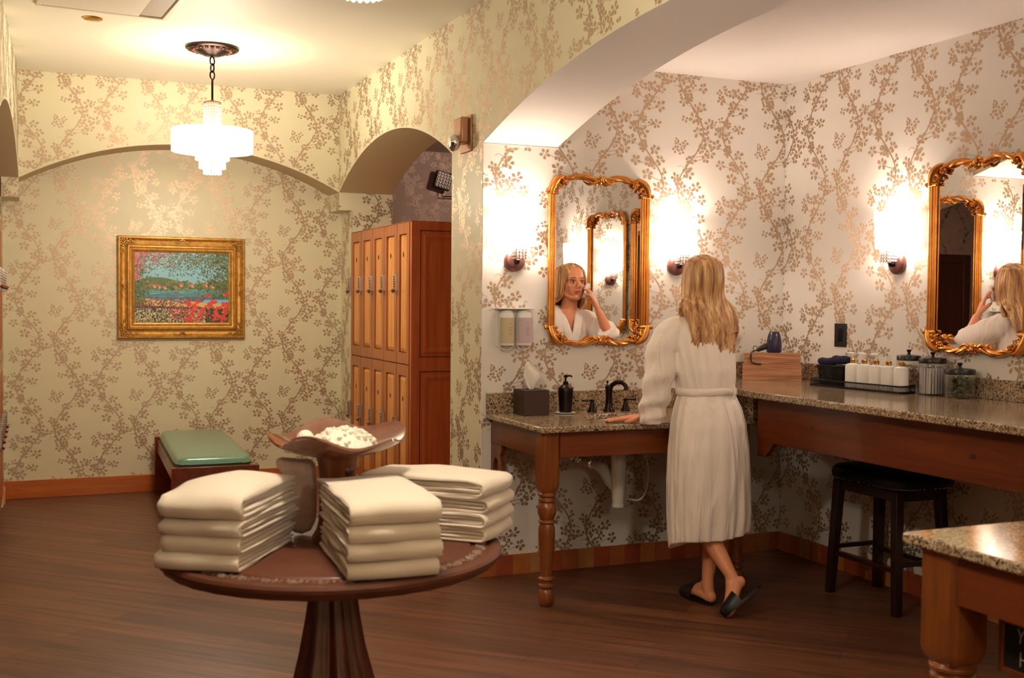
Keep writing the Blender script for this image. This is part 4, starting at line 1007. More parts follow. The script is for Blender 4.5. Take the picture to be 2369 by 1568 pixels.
def painting_pixels(nx, ny):
    rg = np.random.default_rng(11); img = np.zeros((ny, nx, 3)); X, Y = np.meshgrid(np.linspace(0, 1, nx), np.linspace(0, 1, ny))
    def S(c): return np.array(c)/255.
    sky = S((120, 186, 214)); sky2 = S((150, 206, 222))
    img[:] = sky*(1-Y[..., None])+sky2*Y[..., None]
    band = (Y > .48) & (Y < .60+.05*np.sin(X*7)); img[band] = S((92, 112, 66))
    w = (Y > .33) & (Y <= .48); k = ((Y-.33)/.15)[..., None]; img[:] = np.where(w[..., None], S((66, 120, 150))*(1-k)+S((104, 172, 156))*k, img)
    path = (Y < .36-.10*X) & (Y > .22-.05*X); img[path] = S((222, 180, 112))
    img[Y <= .25-.06*X] = S((58, 66, 36))
    def dab(x, y, rx, ry, c, ang=0):
        x0, x1 = int((x-rx*1.2)*nx), int((x+rx*1.2)*nx)+2; y0, y1 = int((y-rx*1.6)*ny), int((y+rx*1.6)*ny)+2
        x0, y0 = max(x0, 0), max(y0, 0); x1, y1 = min(x1, nx), min(y1, ny)
        if x0 >= x1 or y0 >= y1: return
        dx = X[y0:y1, x0:x1]-x; dy = (Y[y0:y1, x0:x1]-y)*.76; ca, sa = math.cos(ang), math.sin(ang)
        u = (dx*ca+dy*sa)/rx; v = (-dx*sa+dy*ca)/ry; img[y0:y1, x0:x1][u*u+v*v < 1] = c
    def many(n, fx, fy, rx, ry, cols, ang=1.5):
        for _ in range(n):
            x, y = fx(), fy(); c = S(cols[rg.integers(len(cols))])*rg.uniform(.85, 1.12); dab(x, y, rg.uniform(*rx), rg.uniform(*ry), np.clip(c, 0, 1), rg.uniform(-ang, ang))
    U = rg.uniform; N_ = rg.normal
    G = [(64, 84, 44), (92, 106, 52), (50, 62, 34), (120, 124, 60), (84, 110, 84)]
    many(160, lambda: U(0, 1), lambda: U(.47, .6), (.012, .03), (.008, .016), [(92, 112, 62), (120, 124, 72), (74, 96, 66), (140, 130, 80)])
    for x, y in ((.2, .53), (.25, .52), (.31, .51), (.6, .54), (.75, .55), (.48, .545), (.82, .53)): dab(x, y, .022, .014, S((206, 118, 84)), 0); dab(x+.01, y-.022, .016, .01, S((214, 180, 140)), 0)
    many(60, lambda: U(0, 1), lambda: U(.34, .47), (.02, .06), (.003, .006), [(90, 150, 160), (70, 110, 150), (130, 180, 160), (100, 96, 130)], .1)
    many(120, lambda: U(.12, .75), lambda: U(.30, .36), (.008, .02), (.004, .008), [(110, 84, 112), (130, 100, 120), (90, 100, 90)], .3)
    many(900, lambda: U(0, 1), lambda: 1-abs(N_(0, .13)), (.006, .014), (.004, .007), G+[(96, 160, 170)])
    many(700, lambda: 1-abs(N_(0, .12)), lambda: U(.35, 1), (.006, .014), (.004, .007), G)
    many(330, lambda: U(.35, .95), lambda: U(.66, .95), (.005, .012), (.003, .006), G+[(70, 110, 100), (110, 150, 150)])
    many(600, lambda: abs(N_(0, .07)), lambda: U(.2, 1), (.006, .014), (.004, .007), G)
    many(130, lambda: abs(N_(0, .2)), lambda: 1-abs(N_(0, .10)), (.006, .012), (.005, .009), [(196, 84, 100), (214, 120, 120), (170, 60, 80)])
    many(60, lambda: abs(N_(0, .04)), lambda: U(.6, 1), (.008, .014), (.006, .01), [(196, 84, 100), (214, 120, 120)])
    many(1500, lambda: U(0, 1), lambda: U(0, .22), (.006, .014), (.004, .008), [(44, 54, 28), (70, 84, 40), (34, 38, 22), (96, 100, 50), (80, 56, 50)])
    many(700, lambda: U(0, .75), lambda: U(0, .2), (.005, .010), (.004, .006), [(220, 206, 176), (200, 186, 160), (170, 160, 120)])
    many(160, lambda: U(.02, .6), lambda: U(.2, .30), (.006, .012), (.005, .008), [(120, 60, 74), (150, 84, 96), (90, 60, 60)])
    many(150, lambda: U(.35, .8), lambda: U(.05, .2), (.007, .013), (.005, .009), [(196, 76, 84), (170, 60, 60)])
    for _ in range(34):
        x = U(.55, 1); y = U(.0, .30); 
        for k in range(7): dab(x+N_(0, .016), y+N_(0, .016), .015, .010, np.clip(S((222, 62, 50))*U(.85, 1.1)+np.array([0, U(0, .12), U(0, .1)]), 0, 1), U(-1, 1))
    for x, y in ((.77, .385), (.84, .31), (.97, .42), (.63, .24), (.96, .25)):
        for k in range(8): dab(x+N_(0, .014), y+N_(0, .014), .014, .010, np.clip(S((216, 70, 60))*U(.9, 1.1), 0, 1), U(-1, 1))
    return img
nx, ny = 250, 190
img = painting_pixels(nx, ny); img = np.where(img <= .04045, img/12.92, ((img+.055)/1.055)**2.4)
pw, ph = PWd/2-FWd+.004, PHt/2-FWd+.004
xs = np.linspace(-pw, pw, nx); zs = np.linspace(-ph, ph, ny)
vv = [(float(x), -.012, float(z)) for z in zs for x in xs]
ff = [(j*nx+i, j*nx+i+1, (j+1)*nx+i+1, (j+1)*nx+i) for j in range(ny-1) for i in range(nx-1)]
me = bpy.data.meshes.new('canvas'); me.from_pydata(vv, [], ff)
ca = me.color_attributes.new('paint', 'FLOAT_COLOR', 'POINT'); ca.data.foreach_set('color', np.concatenate([img.reshape(-1, 3), np.ones((nx*ny, 1))], 1).astype(np.float32).ravel())
mm, nt, b = _new('oil_paint'); at = nt.nodes.new('ShaderNodeAttribute'); at.attribute_name = 'paint'; nt.links.new(at.outputs['Color'], b.inputs['Base Color']); b.inputs['Roughness'].default_value = .4
me.materials.append(mm); o = bpy.data.objects.new('canvas', me); COL.objects.link(o); o.parent = t
so = o.modifiers.new('thick', 'SOLIDIFY'); so.thickness = .006; so.offset = -1 if False else 1

# ------------------------------------------------------------------ emergency lamp on the pillar, unlit crystal lamp in the corridor, switch plate
t = thing('emergency_light', 'small copper emergency light box on the pillar between the arches', 'emergency light', (XS, 5.865, 2.43), PI/2)
# local x -> world y, local y -> world -x : body projects along +y local
mb = MB(); mb.box(-.085, .085, .0, .010, -.105, .095); mb.build('back_plate', m_copper, t, bevel=.008)
mb = MB(); mb.box(-.060, .060, .010, .060, -.06, .085); mb.build('housing', m_copper, t, bevel=.012)
mb = MB(); mb.lathe([(.001, .035), (.030, .032), (.046, .015), (.048, 0), (.040, -.02), (.001, -.03)], (0, 0, 0), 24, M=Matrix.Translation((.0, .075, -.055)) @ Matrix.Rotation(-PI/2, 4, 'X')); mb.build('lamp_head', m_chrome, t)
t = thing('crystal_wall_lamp', 'unlit square crystal lamp on the dark corridor wall above the lockers', 'wall lamp', (3.655, 10.40, 2.665))
mb = MB(); mb.box(-.085, .085, -.11, -.05, -.085, .085, M=Matrix.Rotation(.25, 4, 'Y')); mb.build('lamp_body', m_bronze, t, bevel=.01)
mb = MB()
for i in range(5):
    for j in range(5): mb.ball(Matrix.Rotation(.25, 3, 'Y') @ Vector((-.06+.03*i, -.115, -.06+.03*j)), (.014, .01, .014), 6)
mb.build('crystal_grid', m_crystal_d, t)
mb = MB(); mb.tube([(.07, -.06, .075), (.30, -.06, .075), (.30, -.005, .075)], .006, 8); mb.tube([(0, -.06, -.10), (0, -.06, -.15), (.30, -.06, -.15), (.30, -.005, -.15)], .006, 8); mb.build('bracket', m_bronze, t)
t = thing('switch_plate', 'black outlet plate on the wall above the black basket', 'switch plate', (XR, 5.079, 1.325), -PI/2)
mb = MB(); mb.box(-.050, .050, -.006, -.0005, -.066, .066); mb.build('plate', m_black, t, bevel=.002)
mb = MB(); mb.box(-.018, .018, -.009, -.0062, -.036, .036); mb.build('socket_insert', m_bronze, t, bevel=.002)

# ------------------------------------------------------------------ wall soap bottles
t = thing('bottle_bracket', 'white wall bracket under the left sconce holding two pump bottles', 'bracket', (2.398, YM, 1.255))
mb = MB(); mb.box(-.105, .105, -.004, -.0005, .0, .205); mb.build('back_plate', m_white, t, bevel=.002)
mb = MB(); mb.box(-.110, .100, -.075, -.0045, .203, .209); mb.build('top_plate', m_white, t, bevel=.002)
for x in (-.052, .050):
    mb = MB(); mb.tube([(x+.040*math.cos(a), -.040, .012+.030*math.sin(a)) for a in [PI+PI*i/12 for i in range(13)]], .003, 6); mb.tube([(x-.040, -.040, .012), (x-.040, -.006, .03)], .003, 6); mb.build('holder_loop', m_white, t)
for x, lab, ml in ((-.052, 'sage-labelled pump bottle, left in the wall bracket under the sconce', m_label_g), (.050, 'lilac-labelled pump bottle, right in the wall bracket under the sconce', m_label_p)):
    b = thing('pump_bottle', lab, 'bottle', (2.398+x, YM-.045, 1.262), 0, 'wall-mounted soap bottles')
    mb = MB(); mb.lathe([(.001, 0), (.040, .0), (.043, .006), (.043, .150), (.040, .170), (.030, .184), (.012, .190), (.001, .190)], seg=28, sy=.72); mb.build('bottle_body', m_white, b)
    mb = MB(); 
    rr = [[(.0436*math.cos(a), .0436*.72*math.sin(a), z) for a in [-PI*.93+PI*.86*i/16 for i in range(17)]] for z in (.012, .150)]
    mb.loft(rr, False, False); mb.build('label_wrap', ml, b)
    mb = MB()
    for k, (z, w) in enumerate(((.096, .55), (.088, .5), (.080, .55), (.066, .45), (.058, .5), (.112, .12), (.118, .06))):
        a0 = -PI/2+.22; rr = [[(.0440*math.cos(a), .0440*.72*math.sin(a), z+dz) for a in [a0-w/2+w*i/6 for i in range(7)]] for dz in (0, .0022 if k < 5 else .006)]
        mb.loft(rr, False, False)
    mb.build('label_text', m_ink, b)
    mb = MB(); mb.lathe([(.012, .190), (.012, .204), (.004, .206), (.004, .235)], seg=12); mb.tube([(0, 0, .236), (0, -.03, .238), (0, -.036, .230)], .005, 8); mb.build('pump', m_glass, b)

# ------------------------------------------------------------------ things on the sink counter
ZC = .8935
t = thing('tissue_box', 'square dark brown tissue box cover on the sink counter', 'tissue box', (2.455, 5.485, ZC))
mb = MB(); a, b_, hh = .0735, .0735, .135
mb.box(-a, a, -b_, b_, 0, hh-.006); mb.box(-a, -.03, -b_, b_, hh-.006, hh); mb.box(.03, a, -b_, b_, hh-.006, hh); mb.box(-.03, .03, -b_, -.03, hh-.006, hh); mb.box(-.03, .03, .03, b_, hh-.006, hh); mb.build('box_cover', m_brown, t, bevel=.002)
mb = MB(); rings = []
for k, (z, w, d, sx_) in enumerate(((0, .016, .010, .0), (.02, .024, .012, -.006), (.05, .038, .012, .0), (.075, .056, .010, .010), (.095, .052, .008, .008), (.125, .032, .006, -.010), (.155, .012, .004, -.018))):
    rings.append([(w*math.cos(a)+sx_, d*math.sin(a)+.006*math.sin(3*a+k), hh-.004+z) for a in [2*PI*j/20 for j in range(20)]])
mb.loft(rings); mb.build('tissue', m_tissue, t, smooth=60, sub=1)
t = thing('soap_dispenser', 'dark bronze soap pump on a small white dish beside the tap', 'soap dispenser', (2.655, 5.475, ZC+.007))
mb = MB(); mb.lathe([(.001, 0), (.033, 0), (.035, .004), (.035, .03), (.041, .105), (.042, .128), (.040, .133), (.022, .148), (.015, .152), (.015, .164), (.008, .168), (.005, .170), (.005, .186)], seg=28); mb.build('dispenser_body', m_bronze, t)
mb = MB(); mb.lathe([(.006, .186), (.011, .188), (.011, .200), (.001, .204)], seg=14); mb.tube([(0, 0, .196), (.030, -.004, .197), (.036, -.004, .190)], .0045, 8); mb.build('pump_spout', m_bronze, t)
mb = MB(); mb.lathe([(.001, 0), (.040, 0), (.056, .004), (.056, .0065), (.04, .0055), (.001, .005)], (2.655, 5.475, ZC+.0002), 28); tag(mb.build('soap_dish', m_white), 'small white dish under the bronze soap pump', 'dish')
t = thing('faucet', 'oil-rubbed bronze faucet with two lever handles behind the sink', 'faucet', (2.935, 5.500, ZC))
mb = MB(); mb.lathe([(.034, 0), (.034, .004), (.024, .016), (.019, .05), (.018, .09), (.020, .120), (.024, .135), (.021, .142), (.012, .146)], seg=20); 
mb.tube([(0, 0, .125), (.012, -.02, .150), (.028, -.045, .166), (.046, -.068, .164), (.058, -.082, .148), (.060, -.086, .140)], [.013, .013, .013, .013, .012, .012], 12)
mb.lathe([(.010, .020), (.014, .0), (.018, -.006), (.001, -.006)], (.061, -.086, .128), 14); mb.build('spout', m_bronze, t)
mb = MB(); mb.tube([(-.004, .012, .140), (-.004, .012, .160)], .003, 8); mb.ball((-.004, .012, .164), .0075, 10); mb.build('lift_rod', m_bronze, t)
for s in (-1, 1):
    mb = MB(); mb.lathe([(.027, 0), (.027, .003), (.020, .014), (.012, .04), (.009, .055), (.012, .060), (.012, .068), (.001, .072)], (s*.104, .0, 0), 18)
    mb.tube([(s*.104, 0, .062), (s*.135, -.002, .062), (s*.165, -.004, .064)], [.0045, .0042, .0055], 8); mb.ball((s*.166, -.004, .064), .0065, 8); mb.build('lever_handle', m_bronze, t)

# plumbing under the sink
t = thing('sink_drain', 'white plastic drain pipe and trap hanging under the sink counter', 'drain pipe', (2.870, 5.26, .60))
mb = MB(); mb.lathe([(.001, -.195), (.034, -.194), (.034, -.178), (.031, -.176), (.033, -.15), (.040, -.06), (.042, .10), (.036, .115)], seg=24); mb.build('trap_cover', m_pvc, t)
mb = MB(); mb.lathe([(.030, .115), (.030, .1425)], seg=20); mb.lathe([(.043, .100), (.044, .106), (.043, .110)], seg=24); mb.build('tailpiece', m_black, t)
mb = MB(); mb.tube([(-.005, .02, -.10), (-.022, .05, -.06), (-.036, .10, -.005), (-.042, .20, .01), (-.044, .345, .01)], [.028, .034, .034, .026, .024], 14); mb.build('trap_arm', m_pvc, t)
mb = MB(); mb.lathe([(.030, 0), (.034, .004), (.034, .018), (.028, .022)], (0, 0, 0), 20, M=Matrix.Translation((-.043, .22, .01)) @ Matrix.Rotation(PI/2, 4, 'X')); mb.build('slip_nut', m_chrome, t)
t = thing('shutoff_valve', 'small chrome shutoff valve on the wall under the sink counter', 'valve', (2.775, YM, .632))
mb = MB(); mb.lathe([(.026, -.0005), (.024, .006), (.010, .010), (.010, .05)], seg=18, M=Matrix.Rotation(PI/2, 4, 'X')); mb.lathe([(.001, -.024), (.020, -.022), (.022, 0), (.016, .016), (.016, .03), (.001, .032)], (0, -.06, 0), 16); mb.ball((.0, -.092, -.004), (.018, .010, .014), 12); mb.build('valve_body', m_chrome, t)
mb = MB(); pts = [(3.020+.080*math.sin(a)*1.0, 5.34+.02*math.cos(a), .575+.155*math.cos(a)) for a in [-.05+PI*1.06*i/24 for i in range(25)]]; pts[0] = (3.00, 5.36, .729)
mb.tube(pts+[(2.93, 5.42, .43)], .0055, 8); tag(mb.build('supply_hose', m_pvc), 'thin pale supply hose looping beside the drain pipe', 'hose')

# small white washcloths in a black wire caddy at the right end of the sink counter
wx, wy = 3.385, 5.075
t = thing('wire_caddy', 'black wire caddy partly hidden behind the woman on the sink counter', 'caddy', (wx, wy, ZC))
mb = MB(); 
for z in (.006, .032): mb.tube([(.058*math.copysign(abs(math.cos(a))**.6, math.cos(a)), .085*math.copysign(abs(math.sin(a))**.6, math.sin(a)), z) for a in [2*PI*k/32 for k in range(32)]], .005, 6, closed=True)
for a in [2*PI*k/8 for k in range(8)]: mb.tube([(.058*math.copysign(abs(math.cos(a))**.6, math.cos(a)), .085*math.copysign(abs(math.sin(a))**.6, math.sin(a)), z) for z in (.005, .033)], .0035, 6)
mb.build('wire_frame', m_black, t)
z = ZC+.012
for i, (w, h) in enumerate(((.088, .022), (.086, .024), (.092, .024), (.088, .024), (.084, .030))):
    mb = towel_mesh(w, .13, h, 40+i, .002); o = mb.build('washcloth', m_white if i == 9 else m_towel, smooth=75); o.location = (wx+.043, wy-.062, z); o.rotation_euler[2] = PI/2*0+PI*.0+0
    o.location = (wx-.043, wy-.064, z)
    z += h*.99
    tag(o, 'small white folded washcloth, %s in the wire caddy by the woman' % ['lowest', 'second lowest', 'middle', 'second from the top', 'topmost'][i], 'washcloth', 'washcloths in the wire caddy')
# ------------------------------------------------------------------ things on the raised makeup counter
ZK = 1.0555
t = thing('wooden_box', 'lower pale plank box on the makeup counter carrying the hair dryer box', 'box', (3.944, 5.392, ZK), math.radians(-34.7))
mb = MB(); mb.box(-.166, .166, -.06, -.050, 0, .092); mb.box(-.166, .166, .050, .06, 0, .092); mb.box(-.166, -.156, -.05, .05, 0, .092); mb.box(.156, .166, -.05, .05, 0, .092); mb.box(-.156, .156, -.05, .05, 0, .008); mb.build('box_walls', m_box, t, bevel=.0015)
t = thing('wooden_box', 'upper pale plank box, smaller, right under the hair dryer', 'box', (3.946, 5.394, ZK+.0925), math.radians(-34.7))
mb = MB(); mb.box(-.158, .160, -.052, .052, 0, .066); mb.build('box_walls', m_box, t, bevel=.002)
t = thing('hair_dryer', 'dark navy hair dryer standing nozzle up on the plank boxes', 'hair dryer', (3.946, 5.394, ZK+.159), math.radians(-34.7))
mb = MB(); mb.lathe([(.001, 0), (.038, 0), (.043, .008), (.044, .04), (.042, .07), (.036, .100), (.028, .120), (.026, .122), (.001, .118)], (.012, 0, 0), 28); mb.build('dryer_barrel', m_navyp, t)
mb = MB(); mb.tube([(.0, 0, .036), (-.03, -.004, .038), (-.06, -.008, .026), (-.085, -.01, .012)], [.019, .018, .016, .011], 14); mb.build('handle', m_black, t)
mb = MB(); mb.tube([(-.082, -.01, .014), (-.105, -.02, .008), (-.118, -.045, .0), (-.120, -.062, -.03), (-.116, -.064, -.055), (-.090, -.064, -.064), (-.060, -.064, -.066)], .0045, 8); mb.tube([(-.095+.012*math.cos(a), -.012, .024+.014*math.sin(a)) for a in [2*PI*i/12 for i in range(12)]], .002, 6, closed=True); mb.build('cord', m_black, t)
mb = MB(); mb.lathe([(.0295, .112), (.0300, .114), (.0275, .119), (.0270, .117)], (.012, 0, 0), 24); mb.build('nozzle_ring', m_steel, t)

ty = math.radians(90+5.0)
tx, tyy = 3.975, 4.665
t = thing('wire_tray', 'long black wire tray on the makeup counter under the basket and bottles', 'tray', (tx, tyy, ZK), ty)
mb = MB(); hl, hw_ = .315, .052
mb.box(-hl, hl, -hw_, hw_, .0, .004)
for z in (.006, .036): mb.tube([(hl, hw_, z), (-hl, hw_, z), (-hl, -hw_, z), (hl, -hw_, z)], .004, 6, closed=True)
for i in range(64):
    x = -hl+2*hl*i/63
    for s in (-1, 1): mb.tube([(x, s*hw_, .004), (x, s*hw_, .036)], .0016, 5)
for i in range(11):
    y = -hw_+2*hw_*i/10
    for s in (-1, 1): mb.tube([(s*hl, y, .004), (s*hl, y, .036)], .0016, 5)
mb.build('wire_rim', m_black, t)
RT = Matrix.Translation((tx, tyy, ZK)) @ Matrix.Rotation(ty, 4, 'Z')
# local +x of the tray points to the far end (left in view)
p = RT @ Vector((.190, 0, .0045))
t = thing('wire_basket', 'black scrolled wire basket at the left end of the tray', 'basket', p, ty)
mb = MB(); r = random.Random(2)
def bxy(k, z): return (.078+.020*z/.11)*math.copysign(abs(math.cos(k))**.5, math.cos(k)), (.040+.012*z/.11)*math.copysign(abs(math.sin(k))**.5, math.sin(k)), z
for z in (.002, .11): mb.tube([bxy(2*PI*i/40, z) for i in range(40)], .0028, 6, closed=True)
for i in range(26):
    a = 2*PI*i/26; mb.tube([bxy(a, z) for z in (.002, .05, .11)], .0016, 5)
    mb.tube([bxy(a+.12*math.cos(q), .055+.030*math.sin(q)) for q in [2*PI*j/12 for j in range(12)]], .0014, 5, closed=True)
    mb.tube([bxy(a+.10*math.cos(q), .085+.018*math.sin(q)) for q in [2*PI*j/10 for j in range(10)]], .0014, 5, closed=True)
mb.build('wire_body', m_black, t)
mb = MB(); mb.loft([[bxy(2*PI*i/32, z) for i in range(32)] for z in (.003, .108)]); o = mb.build('lining', mat('black_lining', c255(20, 16, 20), .9), t, smooth=50)
mb_pts = o.data.vertices
for v_ in mb_pts: v_.co.x *= .955; v_.co.y *= .93
for j, (dx, dz, rr, L, l) in enumerate(((.050, .128, .024, .055, 'navy rolled face cloth at the left in the wire basket'), (-.050, .142, .026, .060, 'navy rolled face cloth at the right in the wire basket, slightly higher'))):
    mb = MB(); pts = [(0, -L+2*L*i/8, .002*math.sin(i)) for i in range(9)]; mb.tube(pts, [rr*.7, rr*.95]+[rr]*5+[rr*.95, rr*.7], 16, flat=.9)
    o = mb.build('rolled_cloth', m_navy, smooth=60); q = RT @ Vector((.190+dx, 0, .0045+dz)); o.location = q; o.rotation_euler[2] = ty-PI/2+(.12 if j == 0 else -.08)
    tag(o, l, 'face cloth')
bl = ['leftmost white pump bottle in the tray, next to the basket', 'second white pump bottle from the left in the tray', 'middle one of the five white bottles in the tray, with pump', 'fourth white bottle from the left, with clear cap', 'rightmost white bottle in the tray, with clear cap, nearest the jars']
for i in range(5):
    p = RT @ Vector((.058-.083*i, 0, .0045))
    b = thing('lotion_bottle', bl[i], 'bottle', p, ty, 'white lotion bottles in the black tray')
    mb = MB(); mb.lathe([(.001, 0), (.034, .0), (.0375, .004), (.0375, .110), (.032, .124), (.014, .130), (.012, .132), (.001, .132)], seg=26); mb.build('bottle_body', m_white, b)
    mb = MB(); a0 = PI/2+.6-ty+PI; 
    for (z, w, dz) in ((.066, 1.1, .0012),):
        rr = [[(.0378*math.cos(a), .0378*math.sin(a), z+d) for a in [a0+.35-w/2+w*q/10 for q in range(11)]] for d in (0, dz)]
        mb.loft(rr, False, False)
    mb.build('label_line', m_ink_d, b)
    mb = MB(); mb.lathe([(.0145, .1325), (.015, .134), (.015, .149), (.012, .152), (.001, .152)], seg=20); mb.build('gold_collar', m_goldcap, b)
    mb = MB()
    if i < 3: mb.lathe([(.006, .152), (.006, .178)], seg=10); mb.tube([(-.010, 0, .181), (.010, .0, .182), (.036, .0, .181), (.042, .0, .176)], [.006, .006, .005, .004], 8); mb.build('pump_head', m_white, b)
    else: mb.lathe([(.010, .152), (.010, .178), (.008, .181), (.001, .181)], seg=16); mb.build('clear_cap', m_glass, b)
for (x, y, r_, h, l, cm, cl, cn) in ((4.088, 4.438, .061, .160, 'tall glass jar of cotton pads with black lid, leftmost of three jars', m_cotton, 'peach cotton pads filling the leftmost jar', 'cotton_pads'),
                                 (4.083, 4.268, .068, .155, 'glass jar of wrapped swabs with black lid, middle of three jars', m_swab, 'bundled striped swabs filling the middle jar', 'swab_bundle'),
                                 (4.078, 4.085, .073, .112, 'short wide glass jar with dark green contents, rightmost of three jars', m_greenfill, 'dark green packets filling the short jar', 'green_packets')):
    t = thing('glass_jar', l, 'jar', (x, y, ZK))
    mb = MB(); mb.lathe([(.001, 0), (r_-.004, 0), (r_, .005), (r_, h-.008), (r_-.003, h), (r_-.006, h), (r_-.005, h-.008), (r_-.005, .010), (r_-.010, .007), (.001, .007)], seg=40, caps=False); mb.build('jar_glass', m_glass, t, smooth=50)
    mb = MB(); mb.lathe([(.001, h+.001), (r_-.008, h+.001), (r_-.002, h+.0015), (r_-.001, h+.020), (r_-.004, h+.026), (r_*.5, h+.030), (.010, h+.031), (.006, h+.040), (.012, h+.052), (.013, h+.056), (.001, h+.058)], seg=36); mb.build('jar_lid', m_black, t)
    mb = MB(); rr = random.Random(l)
    if cn == 'swab_bundle':
        for k in range(46):
            a = rr.uniform(0, 2*PI); q = (r_-.011)*math.sqrt(rr.uniform(0, 1)) if k > 24 else r_-.012; a = a if k > 24 else 2*PI*k/25
            mb.tube([(q*math.cos(a), q*math.sin(a), .008), (q*math.cos(a), q*math.sin(a), h-.02)], .0055, 6)
    elif cn == 'cotton_pads':
        for k in range(70):
            a = rr.uniform(0, 2*PI); q = (r_-.024)*math.sqrt(rr.uniform(0, 1)); mb.ball((q*math.cos(a), q*math.sin(a), .021+(h-.045)*k/70), (rr.uniform(.012, .016), rr.uniform(.012, .016), rr.uniform(.006, .011)), 8, M=Matrix.Rotation(rr.uniform(-.8, .8), 3, 'X'))
    else:
        for k in range(46):
            a = rr.uniform(0, 2*PI); q = (r_-.028)*math.sqrt(rr.uniform(0, 1)); mb.box(-.016, .016, -.010, .010, -.004, .004, M=Matrix.Translation((q*math.cos(a), q*math.sin(a), .022+(h-.045)*k/46)) @ Matrix.Rotation(rr.uniform(0, 6), 4, 'Z') @ Matrix.Rotation(rr.uniform(-.5, .5), 4, 'X'))
    o = mb.build(cn, cm, smooth=60); o.location = (x, y, ZK+.0005); tag(o, cl, cn.replace('_', ' '), kind='stuff')
t = thing('bud_vase', 'small vase of yellow-green blossoms seen only reflected in the sink mirror', 'vase', (4.03, 2.62, ZK))
mb = MB(); mb.lathe([(.001, 0), (.022, 0), (.027, .02), (.022, .06), (.010, .085), (.013, .10)], seg=20); mb.build('vase_body', m_white, t)
mb = MB()
for k in range(9):
    a = k*.7; mb.tube([(0, 0, .09), (.03*math.cos(a), .03*math.sin(a), .14+.008*k)], .0022, 5); mb.ball((.03*math.cos(a), .03*math.sin(a), .145+.008*k), (.016, .016, .022), 8)
mb.build('blossoms', m_petal, t)

# near vanity: black tray on top, wicker hamper with chalk sign below
t = thing('counter_tray', 'black lacquer tray cropped by the right edge on the nearest counter', 'tray', (2.43, 2.03, .8935))
mb = MB(); rr = [[(x*s, y*s, z) for x, y in ((-.10, -.07), (.10, -.07), (.10, .07), (-.10, .07))] for z, s in ((0, .86), (.028, 1), (.028, .95), (.008, .84))]; mb.loft(rr); mb.build('tray_body', m_black, t, smooth=0, bevel=.003)
t = thing('wicker_hamper', 'wicker hamper standing under the nearest counter at the right edge', 'hamper', (2.485, 1.945, 0))
mb = MB(); rings = []
for i in range(41):
    z = .03+.545*i/40; k = 1+.05*z+(.012 if i % 2 else 0); rings.append([(x*k, y*k, z) for x, y, _ in sq(.15, .17, 0, .35, 56)])
mb.loft(rings); mb.build('woven_body', m_wicker, t, smooth=60)
mb = MB(); mb.tube([(x*1.06, y*1.06, .585) for x, y, _ in sq(.155, .175, 0, .35, 40)], .013, 8, closed=True); mb.build('braided_rim', m_wicker, t)
# base ring so the hamper stands on the floor
mb = MB(); mb.loft([sq(.145, .165, 0, .35, 40), sq(.15, .17, .03, .35, 40)]); mb.build('hamper_foot', m_wicker, t)
t = thing('chalk_sign', 'wood-framed chalkboard sign leaning in the hamper, its words cut off', 'sign', (2.275, 1.955, .565))
mb = MB(); a, b_, z0, z1, w = -.165, .165, .0, .145, .016
mb.box(-.010, .010, a, b_, z0, z0+w); mb.box(-.010, .010, a, b_, z1-w, z1); mb.box(-.010, .010, a, a+w, z0+w, z1-w); mb.box(-.010, .010, b_-w, b_, z0+w, z1-w); mb.build('sign_frame', m_post, t, bevel=.002)
mb = MB(); mb.box(-.004, .006, a+w, b_-w, z0+w, z1-w); mb.build('sign_board', m_chalk, t, smooth=0)
def strokes(mb, lst, oy, oz, s):
    for st in lst:
        mb.tube([(-.0055, oy-u*s, oz+v*s) for u, v in st], .0011, 5)
Lr = {'Y': [[(0, 1), (.28, .5)], [(.56, 1), (.28, .5), (.2, 0)]], 'o': [[(.25+.22*math.cos(q), .28+.26*math.sin(q)) for q in [2*PI*i/12 for i in range(13)]]], 'u': [[(0, .55), (.02, .12), (.18, 0), (.36, .12), (.4, .55), (.42, 0)]], 'H': [[(0, 1), (0, 0)], [(.5, 1), (.5, 0)], [(0, .5), (.5, .5)]], 'r': [[(0, .55), (0, 0)], [(0, .36), (.2, .55), (.34, .5)]]}
mb = MB(); y = .108
for ch in 'You': strokes(mb, Lr[ch], y, .088, .036); y -= .030
strokes(mb, Lr['H'], .098, .030, .036)
mb.build('chalk_lettering', m_chalk_w, t)

# ------------------------------------------------------------------ the woman
def remesh(mb, name, m, voxel, it=3, parent=None, fac=.5):
    me = bpy.data.meshes.new('tmp'); me.from_pydata([tuple(p) for p in mb.v], [], mb.f)
    bm = bmesh.new(); bm.from_mesh(me); bmesh.ops.recalc_face_normals(bm, faces=bm.faces); bm.to_mesh(me); bm.free()
    o = bpy.data.objects.new('tmp', me); COL.objects.link(o)
    r = o.modifiers.new('r', 'REMESH'); r.mode = 'VOXEL'; r.voxel_size = voxel; r.adaptivity = 0
    s = o.modifiers.new('s', 'SMOOTH'); s.iterations = it; s.factor = fac
    dg = bpy.context.evaluated_depsgraph_get(); dg.update()
    ne = bpy.data.meshes.new_from_object(o.evaluated_get(dg)); bpy.data.objects.remove(o)
    ne.name = name; ne.materials.clear(); ne.materials.append(m); ne.shade_smooth()
    q = bpy.data.objects.new(name, ne); COL.objects.link(q)
    if parent: q.parent = parent
    return q
HD = Vector((3.113, 4.868, 1.620))
BASE = Vector((3.10, 4.74, 0))
